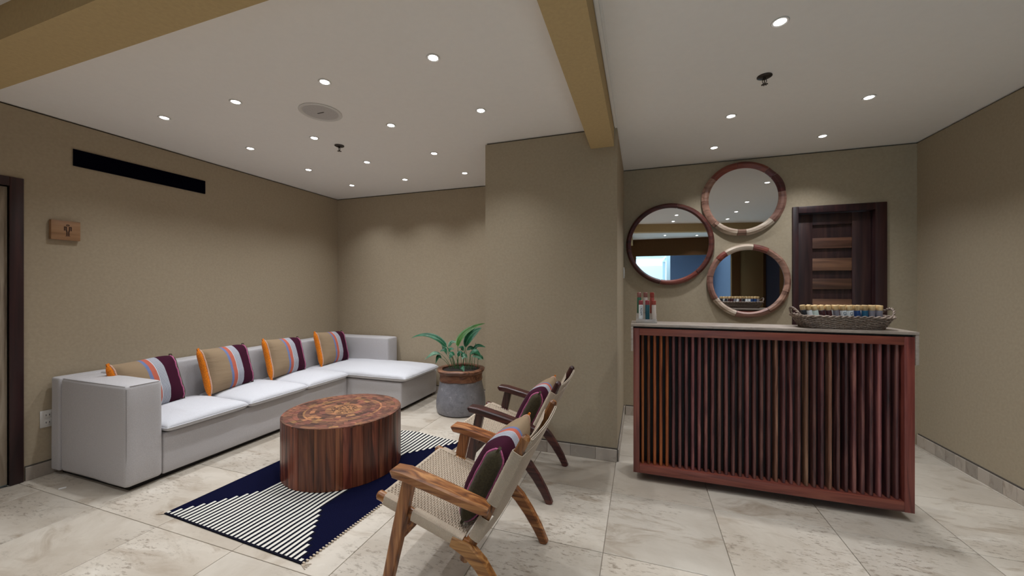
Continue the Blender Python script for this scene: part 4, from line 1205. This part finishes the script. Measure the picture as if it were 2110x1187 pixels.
front = ['b_black', 'b_white', 'b_mint', 'b_maroon', 'b_maroon', 'b_grey', 'b_white', 'b_white', 'b_blue', 'b_teal', 'b_grey', 'b_grey']
cn = dict(b_black='black', b_white='white', b_mint='pale mint', b_maroon='maroon', b_blue='dark blue', b_teal='teal blue', b_grey='grey')
on = ['first', 'second', 'third', 'fourth', 'fifth', 'sixth', 'seventh', 'eighth', 'ninth', 'tenth', 'eleventh', 'twelfth']
tilt = [-14, -16, -16, -15, -13, -10, -11, -10, -8, -4, -3, 0]
for k, c in enumerate(front):
    xx = 0.975 + k * 0.0318 + (0.0 if k < 6 else 0.006)
    bottle(xx, 2.822, BZ0 + 0.0055, (R_(5), R_(tilt[k] * 0.8), 0), M[c], f'{cn[c]} labelled bottle, {on[k]} from the left in the front row of the basket', 'bottles in the front row of the basket', k in (6, 7))
back = ['b_black', 'b_maroon', 'b_maroon', 'b_grey', 'b_white', 'b_maroon', 'b_black', 'b_white', 'b_white', 'b_blue', 'b_blue', 'b_grey']
for k, c in enumerate(back):
    xx = 0.985 + k * 0.0325
    bottle(xx, 2.868, BZ0 + 0.0055, (R_(-3), R_(tilt[k] * 0.6), PI), M[c], f'{cn[c]} labelled bottle, {on[k]} from the left in the back row of the basket', 'bottles in the back row of the basket')

# ------------------------------------------------------------------ tube display
ac = thing('display_stand', 'clear stepped acrylic stand holding six small tubes on the desk ledge', 'display stand', (0.04, 2.86, 1.0748))
m = MB(); m.box(-0.034, 0.104, 2.802, 2.850, 1.075, 1.100, 0.002); m.build('front_step', M['acrylic'], ac)
m = MB(); m.box(-0.034, 0.104, 2.8505, 2.905, 1.075, 1.138, 0.002); m.build('back_step', M['acrylic'], ac)
def tube_item(x, y, z, h, mat, capm, label, text=None):
    t = thing('cosmetic_tube', label, 'tube', (x, y, z), 'tubes in the acrylic stand')
    m = MB(); m.lathe([(0.0125, 0.0), (0.0145, 0.002), (0.0145, h * 0.74), (0.012, h * 0.765)], n=20); m.build('body', M[mat], t, local=True)
    m = MB(); m.lathe([(0.0135, h * 0.768), (0.0142, h * 0.775), (0.0142, h * 0.985), (0.012, h)], n=20); m.build('cap', M[capm], t, local=True)
    if text:
        text_mesh('lettering', text, 0.021, M['ink'], t, (0.0015, -0.01475, h * 0.72), (PI / 2, PI / 2, 0))
    return t
tube_item(-0.013, 2.878, 1.1385, 0.150, 't_green', 'c_rose', 'dark green tube with a dusty red cap, back left in the acrylic stand')
tube_item(0.030, 2.878, 1.1385, 0.150, 't_cream', 'c_rose', 'cream coloured tube with a dusty red cap, back middle in the acrylic stand')
tube_item(0.074, 2.878, 1.1385, 0.150, 't_red', 't_red', 'bright red tube, back right in the acrylic stand')
tube_item(-0.002, 2.826, 1.1005, 0.133, 'b_white', 'c_red', 'white tube lettered CREAM with a red cap, front left in the acrylic stand', 'CREAM')
tube_item(0.042, 2.826, 1.1005, 0.133, 't_teal', 'c_red', 'dark teal tube, front middle in the acrylic stand')
tube_item(0.084, 2.826, 1.1005, 0.133, 't_cream', 't_red', 'pale tube with an orange-red cap, front right in the acrylic stand')

# ------------------------------------------------------------------ potted plant
PX, PY = -1.84, 3.69
pot = thing('potted_plant', 'leafy green plant in a grey concrete pot with a wooden collar, beside the chaise', 'plant', (PX, PY, 0))
m = MB(); m.lathe([(0.235, 0.0008), (0.255, 0.012), (0.264, 0.06), (0.262, 0.12), (0.250, 0.20), (0.232, 0.28), (0.222, 0.345), (0.20, 0.345)], n=56); m.build('pot', M['concrete'], pot, local=True)
m = MB(); m.lathe([(0.205, 0.338), (0.2265, 0.338), (0.231, 0.346), (0.224, 0.372), (0.230, 0.395), (0.228, 0.415), (0.240, 0.424), (0.252, 0.438), (0.254, 0.452), (0.240, 0.463), (0.215, 0.464), (0.200, 0.455), (0.200, 0.42)], n=48)
for vv in m.bm.verts:
    a_ = math.atan2(vv.co.y, vv.co.x); k = 1 + 0.012 * math.sin(5 * a_) + 0.012 * math.sin(11 * a_ + 1)
    vv.co.x *= k; vv.co.y *= k; vv.co.z += 0.004 * math.sin(4 * a_)
m.build('collar', M['collar'], pot, local=True)
m = MB(); m.lathe([(0.200, 0.40), (0.201, 0.438), (0.10, 0.448), (0.02, 0.45)], n=40); m.build('soil', M['soil'], pot, local=True)
RR = Vector((0.9465, 0.3228, 0)); FF = Vector((-0.3228, 0.9465, 0))
def W(px_, py_, dep=0.0):
    """plan: metres to the right / above the floor, depth along the view from the plant axis"""
    return RR * ((px_ - 532) * 0.00107) + FF * dep + Vector((0, 0, 0.452 + (600 - py_) * 0.00107))
def bez(p, t):
    p = [Vector(q) for q in p]
    while len(p) > 1: p = [p[i].lerp(p[i + 1], t) for i in range(len(p) - 1)]
    return p[0]
def leaf(ctrl, width, mat, face, fold=0.25, n=14, peak=0.4, curl=0.0):
    m = MB(); uv = m.bm.loops.layers.uv.new('UVMap')
    rows = []
    face = Vector(face).normalized()
    for i in range(n + 1):
        t = i / n; p = bez(ctrl, t); tg = (bez(ctrl, min(1, t + 0.02)) - bez(ctrl, max(0, t - 0.02))).normalized()
        side = tg.cross(face).normalized(); nr = side.cross(tg)
        w = width / 2 * (math.sin(PI * (t ** (math.log(0.5) / math.log(peak)))) ** 0.85 if 0 < t < 1 else 0.02)
        w = max(w, width * 0.012)
        rp_ = []
        for q, f in enumerate((-1, -0.5, 0, 0.5, 1)):
            wav = 0.05 * w * math.sin(9 * t + q)
            rp_.append(m.bm.verts.new(p + side * (w * f) + nr * (abs(f) * w * fold - curl * f * f * w + wav)))
        rows.append(rp_)
    for i in range(n):
        for j in range(4):
            f = m.bm.faces.new((rows[i][j], rows[i + 1][j], rows[i + 1][j + 1], rows[i][j + 1]))
            for lp, (a, b) in zip(f.loops, ((i, j), (i + 1, j), (i + 1, j + 1), (i, j + 1))): lp[uv].uv = (b / 4, a / n)
    # give the blade a little thickness
    bmesh.ops.solidify(m.bm, geom=m.bm.faces[:], thickness=0.0012)
    return m.build('leaf', M[mat], pot, local=True, ang=180)
def stem(ctrl, r=0.004):
    m = MB(); n = 9
    m.tube([bez(ctrl, i / n) for i in range(n + 1)], [r * (1 - 0.4 * i / n) for i in range(n + 1)], 6)
    return m.build('stem', M['stem'], pot, local=True)
UPV = Vector((0, 0, 1)); CAMV = -FF
L_ = lambda *a: [W(*q) for q in a]
# the long arching leaf to the left
stem(L_((478, 600, 0), (455, 500, 0.02), (425, 420, 0.0), (385, 372, -0.02)), 0.006)
leaf(L_((392, 385, -0.02), (330, 290, -0.03), (215, 240, 0.0), (110, 250, 0.02), (18, 302, 0.04)), 0.062, 'leaf', CAMV + UPV * 0.9, 0.25, peak=0.28)
# two tall leaves
stem(L_((500, 605, 0), (502, 540, 0), (500, 460, 0), (500, 375, 0)), 0.006)
leaf(L_((500, 385, 0), (490, 300, 0), (560, 230, 0.03), (650, 170, 0.05), (772, 152, 0.08)), 0.072, 'leaf_light', CAMV * 1.0 + RR * -0.5 + UPV * 0.2, 0.15, peak=0.33)
stem(L_((540, 605, 0.05), (552, 520, 0.05), (566, 430, 0.05), (575, 370, 0.06)), 0.006)
leaf(L_((575, 395, 0.03), (572, 330, 0.02), (620, 265, 0.02), (670, 225, 0.03), (736, 194, 0.05)), 0.100, 'leaf', CAMV * 1.0 + RR * -0.3 + UPV * 0.35, 0.12, peak=0.45)
spec = [  # stem base, leaf base, leaf mid, leaf tip, width, material
    ((430, 590), (340, 445), (270, 430), (182, 497), 0.050, 'leaf_var', -0.06),
    ((440, 590), (385, 470), (355, 385), (318, 350), 0.045, 'leaf_var', 0.03),
    ((455, 595), (400, 395), (430, 330), (500, 345), 0.048, 'leaf_var', 0.02),
    ((450, 595), (400, 420), (372, 400), (330, 420), 0.055, 'leaf', -0.04),
    ((425, 600), (345, 490), (312, 455), (290, 540), 0.045, 'leaf', -0.05),
    ((470, 600), (410, 430), (430, 395), (470, 400), 0.050, 'leaf', -0.03),
    ((600, 605), (640, 415), (700, 370), (782, 400), 0.050, 'leaf', 0.05),
    ((620, 605), (640, 430), (680, 405), (745, 470), 0.060, 'leaf', -0.05),
    ((640, 605), (620, 450), (670, 430), (722, 455), 0.065, 'leaf', -0.02),
    ((650, 605), (650, 470), (700, 455), (748, 500), 0.060, 'leaf_var', -0.06),
    ((590, 605), (560, 420), (545, 380), (512, 385), 0.050, 'leaf', -0.03),
    ((580, 605), (585, 420), (630, 390), (672, 420), 0.060, 'leaf', 0.02),
    ((520, 605), (480, 450), (455, 430), (432, 490), 0.060, 'leaf', -0.08),
    ((545, 605), (540, 470), (560, 440), (585, 470), 0.060, 'leaf', -0.07),
    ((605, 605), (605, 480), (580, 450), (555, 490), 0.058, 'leaf_var', -0.08),
    ((560, 605), (545, 575), (560, 555), (588, 605), 0.050, 'leaf', -0.12),
    ((490, 605), (505, 480), (520, 430), (560, 440), 0.055, 'leaf', -0.02),
    ((660, 605), (672, 440), (676, 400), (670, 350), 0.020, 'leaf', 0.06),
    ((700, 605), (700, 520), (730, 480), (755, 520), 0.045, 'leaf', 0.03),
]
for b0, b1, b2, b3, wd, mt, dp in spec:
    pts = [W(b0[0], b0[1], dp * 0.5), W((b0[0] * 0.75 + b1[0] * 0.25), (b0[1] + b1[1]) / 2 - 20, dp), W(b1[0], b1[1], dp)]
    stem(pts, 0.003)
    mid = W(b2[0], b2[1], dp * 1.2)
    leaf([W(b1[0], b1[1], dp), mid * 1.0, mid, W(b3[0], b3[1], dp * 1.5)], wd, mt, CAMV * 0.7 + UPV * 0.9, 0.2, n=9, peak=0.42)

# ------------------------------------------------------------------ scrap of paper on the floor
m = MB(); m.rings([[(-3.63, 1.395, z), (-3.605, 1.385, z), (-3.59, 1.415, z), (-3.612, 1.425, z)] for z in (0.0005, 0.0016)])
tag(m.build('paper_scrap', M['paper'], smooth=False), 'tiny white scrap of paper on the floor by the sofa end', 'paper')
